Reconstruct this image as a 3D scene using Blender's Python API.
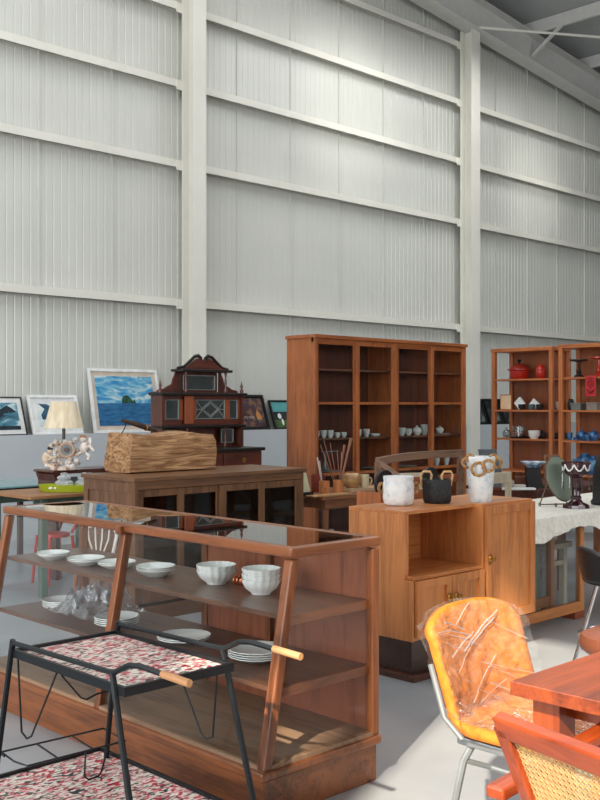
import bpy, bmesh, math, random
from math import sin, cos, pi, radians as R
from mathutils import Vector, Matrix, noise
random.seed(7)
SC = bpy.context.scene
for o in list(bpy.data.objects): bpy.data.objects.remove(o)

# ---------------- camera, world, sun, lights, exposure ----------------
cam = bpy.data.objects.new('camera', bpy.data.cameras.new('camera'))
SC.collection.objects.link(cam); SC.camera = cam
cam.location = (0, 0, 1.5)
cam.rotation_euler = (R(90), 0, R(45.8 - 90))
cam.data.sensor_fit = 'VERTICAL'; cam.data.sensor_height = 24
cam.data.lens = 24 * 1020 / 800
cam.data.shift_y = 5 / 800
cam.data.clip_end = 200

w = bpy.data.worlds.new('world'); SC.world = w; w.use_nodes = True
bg = w.node_tree.nodes['Background']
bg.inputs[0].default_value = (0.80, 0.90, 1.0, 1); bg.inputs[1].default_value = 2.0

def sun(az, el, energy):
    l = bpy.data.lights.new('sun', 'SUN'); l.energy = energy; l.angle = R(0.8); l.color = (1, .90, .74)
    o = bpy.data.objects.new('sun', l); SC.collection.objects.link(o)
    d = Vector((cos(el) * cos(az), cos(el) * sin(az), -sin(el)))
    o.rotation_euler = d.to_track_quat('-Z', 'Y').to_euler(); o.location = (-8, -3, 8)
sun(R(23), R(38), 8.5)

def area(name, loc, target, sx, sy, energy, col=(1, 1, 1)):
    l = bpy.data.lights.new(name, 'AREA'); l.shape = 'RECTANGLE'; l.size = sx; l.size_y = sy
    l.energy = energy; l.color = col
    o = bpy.data.objects.new(name, l); SC.collection.objects.link(o); o.location = loc
    o.rotation_euler = (Vector(target) - Vector(loc)).to_track_quat('-Z', 'Y').to_euler()
area('roof_skylight_light', (4, 5.5, 8.0), (4, 5.5, 0), 3, 6, 190, (.95, .98, 1))
area('roof_skylight_light', (12, 5.5, 7.4), (12, 5.5, 0), 3, 6, 190, (.95, .98, 1))
area('roof_skylight_light', (6, 8.9, 8.0), (6, 9.3, 0), 9, .9, 60, (1, .99, .96))
area('roof_skylight_light', (14, 8.9, 7.3), (14, 9.3, 0), 7, .9, 60, (1, .99, .96))
area('doorway_daylight', (-3.6, 4.5, 3.0), (6, 5.5, 2.2), 6, 5, 520, (.97, .98, 1))
area('front_fill_light', (7, -7.5, 4.2), (8, 6, 4.0), 14, 4, 540, (1, .985, .96))  # added soft fill from the front; the wall behind it has no window

def spot(name, loc, target, deg, energy, col=(1, .97, .9)):
    l = bpy.data.lights.new(name, 'SPOT'); l.energy = energy; l.color = col; l.spot_size = R(deg); l.spot_blend = 1; l.shadow_soft_size = .4
    o = bpy.data.objects.new(name, l); SC.collection.objects.link(o); o.location = loc
    o.rotation_euler = (Vector(target) - Vector(loc)).to_track_quat('-Z', 'Y').to_euler()
spot('wall_patch_spot', (9, -7, 7.0), (11.2, 10.5, 5.95), 10, 4200)  # added spots that cast bright patches on the back wall; no window there
spot('wall_patch_spot', (13, -7, 6.6), (16.2, 10.5, 5.5), 8, 4000)
spot('wall_patch_spot', (1, -7, 5.0), (5.2, 10.5, 1.75), 3.5, 1500)
SC.view_settings.view_transform = 'Standard'; SC.view_settings.look = 'None'
SC.view_settings.gamma = 1; SC.view_settings.use_curve_mapping = False
SC.view_settings.exposure = 0.0

# ---------------- materials ----------------
def lin(c):
    return tuple(((v / 255) / 12.92 if v / 255 <= .04045 else ((v / 255 + .055) / 1.055) ** 2.4) for v in c) + (1,)
MC = {}
def nt(name):
    m = bpy.data.materials.new(name); m.use_nodes = True
    return m, m.node_tree.nodes, m.node_tree.links, m.node_tree.nodes['Principled BSDF']
def plain(name, rgb, rough=.6, metal=0, var=.06, scale=8, bump=0, coat=0):
    if name in MC: return MC[name]
    m, N, L, b = nt(name); MC[name] = m
    tc = N.new('ShaderNodeTexCoord'); n = N.new('ShaderNodeTexNoise'); n.inputs['Scale'].default_value = scale
    n.inputs['Detail'].default_value = 5
    L.new(tc.outputs['Object'], n.inputs['Vector'])
    r = N.new('ShaderNodeValToRGB'); c = lin(rgb)
    r.color_ramp.elements[0].position = .3; r.color_ramp.elements[1].position = .7
    r.color_ramp.elements[0].color = tuple(v * (1 - 2 * var) for v in c[:3]) + (1,)
    r.color_ramp.elements[1].color = tuple(min(1, v * (1 + 2 * var)) for v in c[:3]) + (1,)
    L.new(n.outputs['Fac'], r.inputs['Fac']); L.new(r.outputs['Color'], b.inputs['Base Color'])
    b.inputs['Roughness'].default_value = rough; b.inputs['Metallic'].default_value = metal
    b.inputs['Coat Weight'].default_value = coat
    if bump:
        bp = N.new('ShaderNodeBump'); bp.inputs['Strength'].default_value = bump; bp.inputs['Distance'].default_value = .01
        L.new(n.outputs['Fac'], bp.inputs['Height']); L.new(bp.outputs['Normal'], b.inputs['Normal'])
    return m
def wood(name, light, dark, axis='x', rough=.42, dens=1.0, coat=.15, figure=.5):
    key = name + axis
    if key in MC: return MC[key]
    m, N, L, b = nt(key); MC[key] = m
    tc = N.new('ShaderNodeTexCoord'); mp = N.new('ShaderNodeMapping')
    s = {'x': (1.2, 14, 14), 'y': (14, 1.2, 14), 'z': (14, 14, 1.2)}[axis]
    mp.inputs['Scale'].default_value = tuple(v * dens for v in s)
    L.new(tc.outputs['Object'], mp.inputs['Vector'])
    n = N.new('ShaderNodeTexNoise'); n.inputs['Scale'].default_value = 1.0; n.inputs['Detail'].default_value = 8
    n.inputs['Roughness'].default_value = .65; n.inputs['Distortion'].default_value = .9
    L.new(mp.outputs['Vector'], n.inputs['Vector'])
    n2 = N.new('ShaderNodeTexNoise'); n2.inputs['Scale'].default_value = 6; n2.inputs['Detail'].default_value = 4
    L.new(mp.outputs['Vector'], n2.inputs['Vector'])
    n3 = N.new('ShaderNodeTexNoise'); n3.inputs['Scale'].default_value = 1.7; n3.inputs['Detail'].default_value = 3
    L.new(tc.outputs['Object'], n3.inputs['Vector'])
    a = N.new('ShaderNodeMath'); a.operation = 'MULTIPLY_ADD'; a.inputs[1].default_value = .35
    L.new(n2.outputs['Fac'], a.inputs[0]); L.new(n.outputs['Fac'], a.inputs[2])
    a2 = N.new('ShaderNodeMath'); a2.operation = 'MULTIPLY_ADD'; a2.inputs[1].default_value = figure
    L.new(n3.outputs['Fac'], a2.inputs[0]); L.new(a.outputs[0], a2.inputs[2])
    r = N.new('ShaderNodeValToRGB')
    mid = .5 + .175 + figure * .5
    r.color_ramp.elements[0].position = mid - .24; r.color_ramp.elements[1].position = min(1, mid + .22)
    r.color_ramp.elements[0].color = lin(dark); r.color_ramp.elements[1].color = lin(light)
    L.new(a2.outputs[0], r.inputs['Fac']); L.new(r.outputs['Color'], b.inputs['Base Color'])
    b.inputs['Roughness'].default_value = rough; b.inputs['Coat Weight'].default_value = coat
    b.inputs['Coat Roughness'].default_value = .25
    bp = N.new('ShaderNodeBump'); bp.inputs['Strength'].default_value = .12; bp.inputs['Distance'].default_value = .004
    L.new(n2.outputs['Fac'], bp.inputs['Height']); L.new(bp.outputs['Normal'], b.inputs['Normal'])
    return m
def glassy(name, tint=(1, 1, 1), gloss=.9, rough=.0, base=.012, bump=0, white=0):
    if name in MC: return MC[name]
    m, N, L, b = nt(name); MC[name] = m; N.remove(b)
    out = N['Material Output']
    t = N.new('ShaderNodeBsdfTransparent'); t.inputs[0].default_value = (*tint, 1)
    g = N.new('ShaderNodeBsdfGlossy'); g.inputs['Roughness'].default_value = rough
    fr = N.new('ShaderNodeLayerWeight'); fr.inputs[0].default_value = .5
    pw = N.new('ShaderNodeMath'); pw.operation = 'POWER'; pw.inputs[1].default_value = 4.0; L.new(fr.outputs['Facing'], pw.inputs[0])
    ma = N.new('ShaderNodeMath'); ma.operation = 'MULTIPLY_ADD'; ma.inputs[1].default_value = gloss; ma.inputs[2].default_value = base
    ma.use_clamp = True
    L.new(pw.outputs[0], ma.inputs[0])
    mx = N.new('ShaderNodeMixShader'); L.new(ma.outputs[0], mx.inputs[0]); L.new(t.outputs[0], mx.inputs[1]); L.new(g.outputs[0], mx.inputs[2])
    last = mx
    tc = N.new('ShaderNodeTexCoord'); n = N.new('ShaderNodeTexNoise'); n.inputs['Scale'].default_value = 14; n.inputs['Detail'].default_value = 3
    L.new(tc.outputs['Object'], n.inputs['Vector'])
    if bump:
        bp = N.new('ShaderNodeBump'); bp.inputs['Strength'].default_value = bump; bp.inputs['Distance'].default_value = .02
        L.new(n.outputs['Fac'], bp.inputs['Height'])
        for s in (g, fr): L.new(bp.outputs['Normal'], s.inputs['Normal'])
    if white:
        d = N.new('ShaderNodeBsdfDiffuse'); d.inputs[0].default_value = (.85, .88, .9, 1)
        mm = N.new('ShaderNodeMath'); mm.operation = 'MULTIPLY'; mm.inputs[1].default_value = white * 2
        L.new(n.outputs['Fac'], mm.inputs[0])
        m2 = N.new('ShaderNodeMixShader'); L.new(mm.outputs[0], m2.inputs[0]); L.new(mx.outputs[0], m2.inputs[1]); L.new(d.outputs[0], m2.inputs[2]); last = m2
    L.new(last.outputs[0], out.inputs['Surface'])
    return m
def ramp_mat(name, stops, scale=(1, 1, 1), kind='noise', rough=.6, constant=False, nscale=1, rot=(0, 0, 0), bump=0, detail=4, distortion=0):
    if name in MC: return MC[name]
    m, N, L, b = nt(name); MC[name] = m
    tc = N.new('ShaderNodeTexCoord'); mp = N.new('ShaderNodeMapping'); mp.inputs['Scale'].default_value = scale
    mp.inputs['Rotation'].default_value = rot
    L.new(tc.outputs['Object'], mp.inputs['Vector'])
    if kind == 'noise':
        n = N.new('ShaderNodeTexNoise'); n.inputs['Detail'].default_value = detail; n.inputs['Distortion'].default_value = distortion; fo = n.outputs['Fac']
    else:
        n = N.new('ShaderNodeTexVoronoi'); sp = N.new('ShaderNodeSeparateColor'); L.new(n.outputs['Color'], sp.inputs[0]); fo = sp.outputs[0]
    n.inputs['Scale'].default_value = nscale
    L.new(mp.outputs['Vector'], n.inputs['Vector'])
    r = N.new('ShaderNodeValToRGB'); cr = r.color_ramp
    if constant: cr.interpolation = 'CONSTANT'
    while len(cr.elements) < len(stops): cr.elements.new(.5)
    for e, (p, c) in zip(cr.elements, stops): e.position = p
    for e, (p, c) in zip(cr.elements, stops): e.color = lin(c)
    L.new(fo, r.inputs['Fac']); L.new(r.outputs['Color'], b.inputs['Base Color'])
    b.inputs['Roughness'].default_value = rough
    if bump:
        bp = N.new('ShaderNodeBump'); bp.inputs['Strength'].default_value = bump; bp.inputs['Distance'].default_value = .02
        L.new(fo, bp.inputs['Height']); L.new(bp.outputs['Normal'], b.inputs['Normal'])
    return m

def case_w(a): return wood('rosewood', (142, 82, 43), (80, 42, 20), a, .36, coat=.12)
def board_w(a): return wood('walnut_board', (112, 74, 52), (70, 43, 30), a, .38)
def side_w(a): return wood('elm', (206, 132, 74), (160, 96, 50), a, .42)
def book_w(a): return wood('teak', (170, 98, 50), (114, 58, 28), a, .4)
def cab_w(a): return wood('brown_oak', (124, 84, 52), (82, 52, 32), a, .45)
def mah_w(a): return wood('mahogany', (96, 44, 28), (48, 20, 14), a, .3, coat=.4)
def shelf_w(a): return wood('honey_teak', (196, 116, 62), (150, 82, 42), a, .45)
def chest_w(a): return wood('desk_wood', (152, 98, 62), (104, 62, 38), a, .5)
def tab_w(a): return wood('orange_cherry', (158, 70, 22), (104, 40, 12), a, .3, coat=.1)
def chair_w(a): return wood('red_cherry', (164, 68, 24), (112, 40, 14), a, .35, coat=.1)
GL = glassy('pane_glass'); GLD = glassy('smoked_pane_glass', (.62, .63, .66), 1.2, .0, .05)
PORC = plain('white_porcelain', (232, 233, 228), .18, var=.01, coat=.4)
CEL = plain('celadon_glaze', (196, 206, 200), .2, var=.03, coat=.3)
BLK = plain('black_metal', (16, 22, 26), .42, .3)
BLKP = plain('black_plastic', (14, 14, 16), .4)
CHR = plain('chrome', (200, 200, 202), .15, 1)
BRASS = plain('brass', (190, 140, 70), .3, .9)
STEEL = plain('painted_steel', (228, 226, 216), .5, 0, .02, 2)
ROPE = ramp_mat('twisted_rope', [(.35, (120, 82, 46)), (.65, (196, 152, 100))], (60, 60, 60), rough=.9, bump=.6)

# ---------------- mesh builder ----------------
class MB:
    def __init__(s): s.bm = bmesh.new()
    def box(s, x0, x1, y0, y1, z0, z1):
        v = [s.bm.verts.new((x, y, z)) for x in (x0, x1) for y in (y0, y1) for z in (z0, z1)]
        for f in ((0, 1, 3, 2), (4, 6, 7, 5), (0, 4, 5, 1), (2, 3, 7, 6), (0, 2, 6, 4), (1, 5, 7, 3)):
            s.bm.faces.new([v[i] for i in f])
        return s
    def hexa(s, lo, hi):                      # two matching quads
        a = [s.bm.verts.new(p) for p in lo]; b = [s.bm.verts.new(p) for p in hi]
        s.bm.faces.new(a[::-1]); s.bm.faces.new(b)
        for i in range(len(a)): j = (i + 1) % len(a); s.bm.faces.new((a[i], a[j], b[j], b[i]))
        return s
    def bar(s, p0, p1, wx, wy, up=(0, 0, 1)):  # rectangular bar from p0 to p1
        p0 = Vector(p0); p1 = Vector(p1); d = (p1 - p0).normalized(); u = Vector(up)
        a = d.cross(u)
        if a.length < 1e-3: a = d.cross(Vector((1, 0, 0)))
        a.normalize(); b = a.cross(d).normalized()
        q = [(-1, -1), (1, -1), (1, 1), (-1, 1)]
        return s.hexa([p0 + a * wx / 2 * i + b * wy / 2 * j for i, j in q], [p1 + a * wx / 2 * i + b * wy / 2 * j for i, j in q])
    def tube(s, pts, r, seg=8, closed=False, flat=1):
        pts = [Vector(p) for p in pts]; n = len(pts); rings = []
        rr = r if isinstance(r, (list, tuple)) else [r] * n
        prev = None
        for i, p in enumerate(pts):
            if closed: d = pts[(i + 1) % n] - pts[i - 1]
            else: d = pts[min(i + 1, n - 1)] - pts[max(i - 1, 0)]
            d.normalize()
            if prev is None:
                a = d.orthogonal().normalized()
                if abs(d.z) < .9: a = d.cross(Vector((0, 0, 1))).normalized()
            else: a = (prev - d * prev.dot(d)).normalized()
            prev = a; b = d.cross(a)
            rings.append([s.bm.verts.new(p + (a * cos(2 * pi * k / seg) + b * sin(2 * pi * k / seg) * flat) * rr[i]) for k in range(seg)])
        m = n if closed else n - 1
        for i in range(m):
            A, B = rings[i], rings[(i + 1) % n]
            for k in range(seg): s.bm.faces.new((A[k], A[(k + 1) % seg], B[(k + 1) % seg], B[k]))
        if not closed:
            s.bm.faces.new(rings[0][::-1]); s.bm.faces.new(rings[-1])
        return s
    def lathe(s, prof, c=(0, 0, 0), seg=24, mod=None, sx=1, sy=1):
        rings = []
        for (r, z) in prof:
            if r < 1e-6: rings.append([s.bm.verts.new((c[0], c[1], c[2] + z))]); continue
            ring = []
            for k in range(seg):
                t = 2 * pi * k / seg; q = r * (mod(t, r, z) if mod else 1)
                ring.append(s.bm.verts.new((c[0] + q * cos(t) * sx, c[1] + q * sin(t) * sy, c[2] + z)))
            rings.append(ring)
        for A, B in zip(rings, rings[1:]):
            for k in range(seg):
                j = (k + 1) % seg
                if len(A) == 1 and len(B) == 1: continue
                if len(A) == 1: s.bm.faces.new((A[0], B[j], B[k]))
                elif len(B) == 1: s.bm.faces.new((A[k], A[j], B[0]))
                else: s.bm.faces.new((A[k], A[j], B[j], B[k]))
        if len(rings[0]) > 1: s.bm.faces.new(rings[0][::-1])
        if len(rings[-1]) > 1: s.bm.faces.new(rings[-1])
        return s
    def prism(s, poly, t0, t1, plane='xz'):
        f = {'xz': lambda a, b, t: (a, t, b), 'yz': lambda a, b, t: (t, a, b), 'xy': lambda a, b, t: (a, b, t)}[plane]
        return s.hexa([f(a, b, t0) for a, b in poly], [f(a, b, t1) for a, b in poly])
    def ball(s, c, r, seg=12):
        rx, ry, rz = r if isinstance(r, (tuple, list)) else (r, r, r)
        mt = Matrix.Translation(c) @ Matrix.Diagonal((rx, ry, rz, 1))
        bmesh.ops.create_uvsphere(s.bm, u_segments=seg, v_segments=max(6, seg // 2 + 2), radius=1, matrix=mt); return s
    def torus(s, c, R0, r, seg=24, axis='z', ss=8):
        ax = {'z': lambda u, v: (u, v, 0), 'y': lambda u, v: (u, 0, v), 'x': lambda u, v: (0, u, v)}[axis]
        return s.tube([Vector(c) + Vector(ax(R0 * cos(2 * pi * k / seg), R0 * sin(2 * pi * k / seg))) for k in range(seg)], r, ss, True)
    def grid(s, nu, nv, fn):
        vs = [[s.bm.verts.new(fn(i / nu, j / nv)) for j in range(nv + 1)] for i in range(nu + 1)]
        for i in range(nu):
            for j in range(nv): s.bm.faces.new((vs[i][j], vs[i + 1][j], vs[i + 1][j + 1], vs[i][j + 1]))
        return s
    def build(s, name, mat, parent=None, bevel=0, smooth=False, solid=0, subd=0):
        bmesh.ops.recalc_face_normals(s.bm, faces=s.bm.faces)
        me = bpy.data.meshes.new(name); s.bm.to_mesh(me); s.bm.free()
        me.materials.append(mat)
        if smooth:
            for p in me.polygons: p.use_smooth = True
            me.set_sharp_from_angle(angle=R(42))
        o = bpy.data.objects.new(name, me); SC.collection.objects.link(o)
        if parent: o.parent = parent
        if solid:
            m = o.modifiers.new('solid', 'SOLIDIFY'); m.thickness = solid; m.offset = 0
        if bevel:
            m = o.modifiers.new('bevel', 'BEVEL'); m.width = bevel; m.segments = 2; m.limit_method = 'ANGLE'
        if subd:
            m = o.modifiers.new('sub', 'SUBSURF'); m.levels = subd; m.render_levels = subd
        return o
def tag(o, label, cat, group=None):
    o['label'] = label; o['category'] = cat
    if group: o['group'] = group
    return o
def thing(name, label, cat, loc=(0, 0, 0), rz=0, group=None):
    o = bpy.data.objects.new(name, None); SC.collection.objects.link(o)
    o.empty_display_size = .1; o.location = loc; o.rotation_euler = (0, 0, rz)
    return tag(o, label, cat, group)
def struct(o): o['kind'] = 'structure'; return o
def dup(root, loc, rz=None, label=None):
    def cp(o, par):
        c = o.copy(); SC.collection.objects.link(c)
        if par: c.parent = par
        for ch in [x for x in o.children]: cp(ch, c)
        return c
    r = cp(root, None); r.location = loc
    if rz is not None: r.rotation_euler = (0, 0, rz)
    if label: r['label'] = label
    return r
def arc(c, rad, a0, a1, n=12, axis='z'):
    out = []
    for i in range(n + 1):
        a = a0 + (a1 - a0) * i / n; u, v = rad * cos(a), rad * sin(a)
        out.append({'z': (c[0] + u, c[1] + v, c[2]), 'y': (c[0] + u, c[1], c[2] + v), 'x': (c[0], c[1] + u, c[2] + v)}[axis])
    return out

# ---------------- setting ----------------
FLOOR = ramp_mat('polished_concrete', [(.35, (150, 154, 158)), (.65, (170, 172, 174))], (1, 1, 1), rough=.34, nscale=1.6, detail=8)
struct(MB().box(-9, 26, -9, 12, -.1, 0).build('floor', FLOOR))
PANEL = plain('white_wall_sheet', (208, 209, 202), .3, 0, .012, 1.2, bump=.25)
def panel_fn():
    b = MB(); pts = []; x = -4.0
    while x < 25.9:
        for k in range(10):
            p = x + k * .1
            if k == 0: pts += [(p, 10.502), (p + .006, 10.502), (p + .008, 10.480), (p + .030, 10.480), (p + .034, 10.5)]
            else: pts += [(p, 10.5), (p + .006, 10.505), (p + .016, 10.505), (p + .022, 10.5)]
        x += 1.0
    for z0, z1 in ((1.166, 8.9),):
        for (a, c), (d, e) in zip(pts, pts[1:]):
            vs = [b.bm.verts.new(q) for q in ((a, c, z0), (d, e, z0), (d, e, z1), (a, c, z1))]; b.bm.faces.new(vs)
    b.box(-4, 26, 10.56, 10.62, 0, 8.9)
    return b
struct(panel_fn().build('wall_back', PANEL))
struct(MB().box(-4, 26, 10.30, 10.56, 0, 1.165).build('trim_1', plain('grey_plinth_paint', (196, 202, 206), .5, 0, .02, 1)))
def H(x0, x1, y0, y1, z0, z1, t=.014):
    xm = (x0 + x1) / 2
    return MB().box(x0, x1, y0, y0 + t, z0, z1).box(x0, x1, y1 - t, y1, z0, z1).box(xm - .005, xm + .005, y0 + t, y1 - t, z0, z1)
zr = lambda x: 7.72 - .1 * (x - 14)         # underside of the rafter
n = 2
for x0, x1 in ((7.97, 8.18), (13.80, 14.04), (19.7, 19.92), (2.1, 2.31)):
    struct(H(x0, x1, 10.12, 10.35, 0, zr(x0) + .02).build('trim_%d' % n, STEEL)); n += 1
for z in (2.80, 4.56, 5.58, 6.56, 7.52):
    XE = 13.9 if z > 7.2 else 26
    g = MB().box(-4, XE, 10.352, 10.36, z - .05, z + .05).box(-4, XE, 10.36, 10.485, z + .044, z + .05).box(-4, XE, 10.352, 10.375, z - .05, z - .044)
    for x0, x1 in ((7.97, 8.18), (13.80, 14.04)):
        g.box(x0 - .09, x0, 10.34, 10.352, z - .08, z + .03)
    struct(g.build('trim_%d' % n, STEEL)); n += 1
def sl(y0, y1, a, b):       # slab following the roof slope between heights a and b above the rafter underside
    return [(-4, y0, zr(-4) + a), (26, y0, zr(26) + a), (26, y1, zr(26) + a), (-4, y1, zr(-4) + a)], [(-4, y0, zr(-4) + b), (26, y0, zr(26) + b), (26, y1, zr(26) + b), (-4, y1, zr(-4) + b)]
RAFM = plain('rafter_paint', (206, 206, 202), .5, 0, .02)
struct(MB().hexa(*sl(10.02, 10.32, 0, .015)).hexa(*sl(10.165, 10.175, .015, .5)).hexa(*sl(10.02, 10.32, .5, .515)).build('trim_%d' % n, RAFM)); n += 1
CEIL = plain('grey_roof_sheet', (168, 170, 170), .6, 0, .03, 2)
cb = MB().hexa(*sl(-9, 10.6, .76, .80))
struct(cb.build('ceiling', CEIL))
PUR = plain('purlin_paint', (214, 214, 210), .5, 0, .02)
for k in range(15):
    x = -3 + 1.55 * k * 1.2; z = zr(x)
    p = MB().box(x, x + .06, -9, 10.5, z + .53, z + .75)
    struct(p.build('trim_%d' % n, PUR)); n += 1
    if k % 2: continue
    q = MB().bar((x, 10.17, z + .1), (x, 9.5, z + .56), .05, .05)
    struct(q.build('trim_%d' % n, PUR)); n += 1
struct(MB().tube([(13.9, 10.03, 7.75), (18.1, 7.32, 7.73)], .022, 6).build('trim_%d' % n, STEEL)); n += 1
# enclosing walls with the doorway the sun comes through
WIN = plain('inner_wall_paint', (150, 152, 152), .6, 0, .03, 1)
DX = -4.0
lw = MB().box(DX - .15, DX, -.30, -.20, 0, 11.0).box(DX - .15, DX, -5, -.30, 8.3, 11.0).box(DX - .15, DX, -9, -5, 0, 11.0)
lw.box(DX - .15, DX, -.20, .12, 0, 5.78).box(DX - .15, DX, -.20, .12, 6.22, 11.0).box(DX - .15, DX, .12, 10.6, 0, 11.0)
struct(lw.build('wall_left', WIN))
struct(MB().box(-4, 26, -9, -8.9, 0, 10).build('wall_front', WIN))
struct(MB().box(26, 26.1, -9, 10.6, 0, 9).build('wall_right', WIN))

# ---------------- display case (glazed, foreground) ----------------
SH = .187
def fx(z): return 2.445 + (z - .18) * SH          # slanting front
CY0, CY1, CX1 = 2.70, 4.86, 3.07
dc = thing('display_case', 'long glazed reddish wood shop display case with slanting front, two shelves of white dishes', 'display case', (2.75, 3.7, 0))
def L_(x, y, z): return (x - 2.75, y - 3.7, z)
def P(mb, name, mat, **k):
    for v in mb.bm.verts: v.co.x -= 2.75; v.co.y -= 3.7
    return mb.build(name, mat, dc, **k)
P(MB().box(2.452, CX1 - .005, CY0 + .012, CY1 - .012, 0, .15), 'plinth', case_w('y'), bevel=.004)
P(MB().box(2.430, CX1 + .006, CY0 - .008, CY1 + .008, .15, .185), 'base_moulding', case_w('y'), bevel=.008)
P(MB().box(2.45, CX1 - .005, CY0 + .005, CY1 - .005, .185, .20), 'bottom_board', wood('dusty_board', (158, 126, 98), (112, 84, 64), 'y', .6))
def post(y0, y1, z0=.185, z1=.93, wd=.042):
    return MB().hexa([(fx(z0), y0, z0), (fx(z0) + wd, y0, z0), (fx(z0) + wd, y1, z0), (fx(z0), y1, z0)], [(fx(z1), y0, z1), (fx(z1) + wd, y0, z1), (fx(z1) + wd, y1, z1), (fx(z1), y1, z1)])
P(post(CY0, CY0 + .045), 'post', case_w('z'), bevel=.008)
P(post(CY1 - .045, CY1), 'post', case_w('z'), bevel=.008)
P(post(3.765, 3.805), 'post', case_w('z'), bevel=.004)
for y in (CY0, CY1 - .04): P(MB().box(CX1 - .04, CX1, y, y + .04, .185, .93), 'post', case_w('z'), bevel=.008)
P(MB().box(CX1 - .03, CX1, 3.76, 3.80, .185, .93), 'post', case_w('z'), bevel=.004)
ZT = .938
tf = 2.582; tr = MB()
tr.box(tf - .004, tf + .045, CY0 - .004, CY1 + .004, ZT, .976).box(CX1 - .045, CX1 + .006, CY0 - .004, CY1 + .004, ZT, .976)
P(tr, 'top_rail', case_w('y'), bevel=.010)
P(MB().box(tf + .03, CX1 - .03, CY0 - .004, CY0 + .042, ZT, .9755), 'top_end_rail', case_w('x'), bevel=.010)
P(MB().box(tf + .03, CX1 - .03, CY1 - .042, CY1 + .004, ZT, .9755), 'top_end_rail', case_w('x'), bevel=.010)
P(MB().box(tf + .03, CX1 - .03, CY0 + .03, CY1 - .03, .968, .974), 'top_glass', glassy('top_glass', (.86, .9, .9), 1.25, .0, .05))
g = MB(); 
for a, b in ((CY0 + .045, 3.765), (3.805, CY1 - .045)):
    g = MB().hexa([(fx(.185) + .015, a, .185), (fx(.185) + .02, a, .185), (fx(.185) + .02, b, .185), (fx(.185) + .015, b, .185)],
                  [(fx(.93) + .015, a, .93), (fx(.93) + .02, a, .93), (fx(.93) + .02, b, .93), (fx(.93) + .015, b, .93)])
    P(g, 'front_pane', glassy('front_glass', (.97, .98, .98), .9, .0, .012))
for y in (CY0 + .02, CY1 - .025):
    P(MB().prism([(fx(.185) + .04, .185), (CX1 - .04, .185), (CX1 - .04, .93), (fx(.93) + .04, .93)], y, y + .005), 'end_pane', GL)
for z in (.715, .455):
    P(MB().box(fx(z) + .045, CX1 - .03, CY0 + .03, CY1 - .03, z - .014, z + .006), 'shelf', board_w('y'), bevel=.002)
    P(MB().box(fx(z) + .045, CX1 - .03, CY0 + .026, CY0 + .046, z - .03, z + .007), 'shelf_lip', case_w('x'), bevel=.003)
P(MB().box(CX1 - .02, CX1 - .01, CY0 + .04, 3.76, .2, .93), 'back_panel', wood('red_panel', (150, 84, 52), (104, 52, 32), 'z', .45))
P(MB().box(CX1 - .018, CX1 - .012, 3.80, CY1 - .04, .2, .93), 'back_pane', GL)
for y in (3.3,): P(MB().box(CX1 - .045, CX1 - .02, y, y + .03, .2, .93), 'back_stile', case_w('z'))
# two knobs at the sliding panel
P(MB().box(2.56, CX1 - .03, 3.765, 3.805, .93, .965), 'top_cross_rail', case_w('x'))

# dishes on the shelves
def flute(nf, amp): return lambda t, r, z: 1 + amp * cos(nf * t) * min(1, z / .02)
def plate_mb(r, h):
    return MB().lathe([(0, .0), (r * .55, 0), (r * .58, .003), (r * .8, h * .45), (r, h), (r * .985, h + .003), (r * .78, h * .55 + .003), (r * .52, .007), (0, .006)], seg=40, mod=flute(16, .018))
def bowl_mb(r, h):
    return MB().lathe([(0, 0), (r * .5, 0), (r * .52, .006), (r * .82, h * .4), (r * .97, h * .8), (r, h), (r * .97, h), (r * .93, h * .8), (r * .76, h * .42), (r * .4, .014), (0, .012)], seg=64, mod=flute(16, .03))
def stack(kind, x, y, z0, r, h, step, cnt, where, grp):
    mb = (plate_mb if kind == 'plate' else bowl_mb)(r, h)
    first = mb.build('white_' + kind, PORC, smooth=True)
    ords = {1: [''], 2: ['lower of two in', 'upper of two in'],
            3: ['bottom of three in', 'middle of three in', 'top of three in'],
            4: ['bottom of four in', 'second lowest of four in', 'second highest of four in', 'top of four in']}[cnt]
    for i in range(cnt):
        o = first if i == 0 else first.copy()
        if i: SC.collection.objects.link(o)
        o.location = (x + random.uniform(-.002, .002), y + random.uniform(-.002, .002), z0 + step * i)
        o.rotation_euler.z = random.uniform(0, .3)
        st = ('fluted white bowl, ' if kind == 'bowl' else 'white scalloped plate, ')
        tag(o, (st + ords[i] + ' stack ' + where) if cnt > 1 else st + where, kind, grp)
U, Lo = .7222, .4622
stack('plate', 2.70, 4.56, U, .083, .026, .008, 2, 'far left on upper shelf', 'white plates in the display case')
stack('plate', 2.72, 4.29, U, .090, .026, .008, 2, 'second from left on upper shelf', 'white plates in the display case')
stack('plate', 2.77, 4.10, U, .090, .022, .008, 2, 'behind middle post, upper shelf', 'white plates in the display case')
stack('plate', 2.77, 3.79, U, .088, .030, .008, 3, 'right of middle post, upper shelf', 'white plates in the display case')
stack('bowl', 2.84, 3.445, U, .086, .062, .022, 2, 'left of both bowl stacks', 'fluted bowls in the display case')
stack('bowl', 2.82, 3.13, U, .080, .062, .022, 3, 'right of both bowl stacks', 'fluted bowls in the display case')
stack('plate', 2.73, 4.53, Lo, .098, .030, .009, 4, 'far left on lower shelf', 'white plates in the display case')
stack('plate', 2.72, 4.03, Lo, .105, .022, .009, 4, 'behind middle post, lower shelf', 'white plates in the display case')
stack('plate', 2.76, 3.57, Lo, .118, .018, .008, 2, 'mid lower shelf', 'white plates in the display case')
stack('plate', 2.77, 3.10, Lo, .118, .022, .009, 4, 'right end of lower shelf', 'white plates in the display case')
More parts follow.
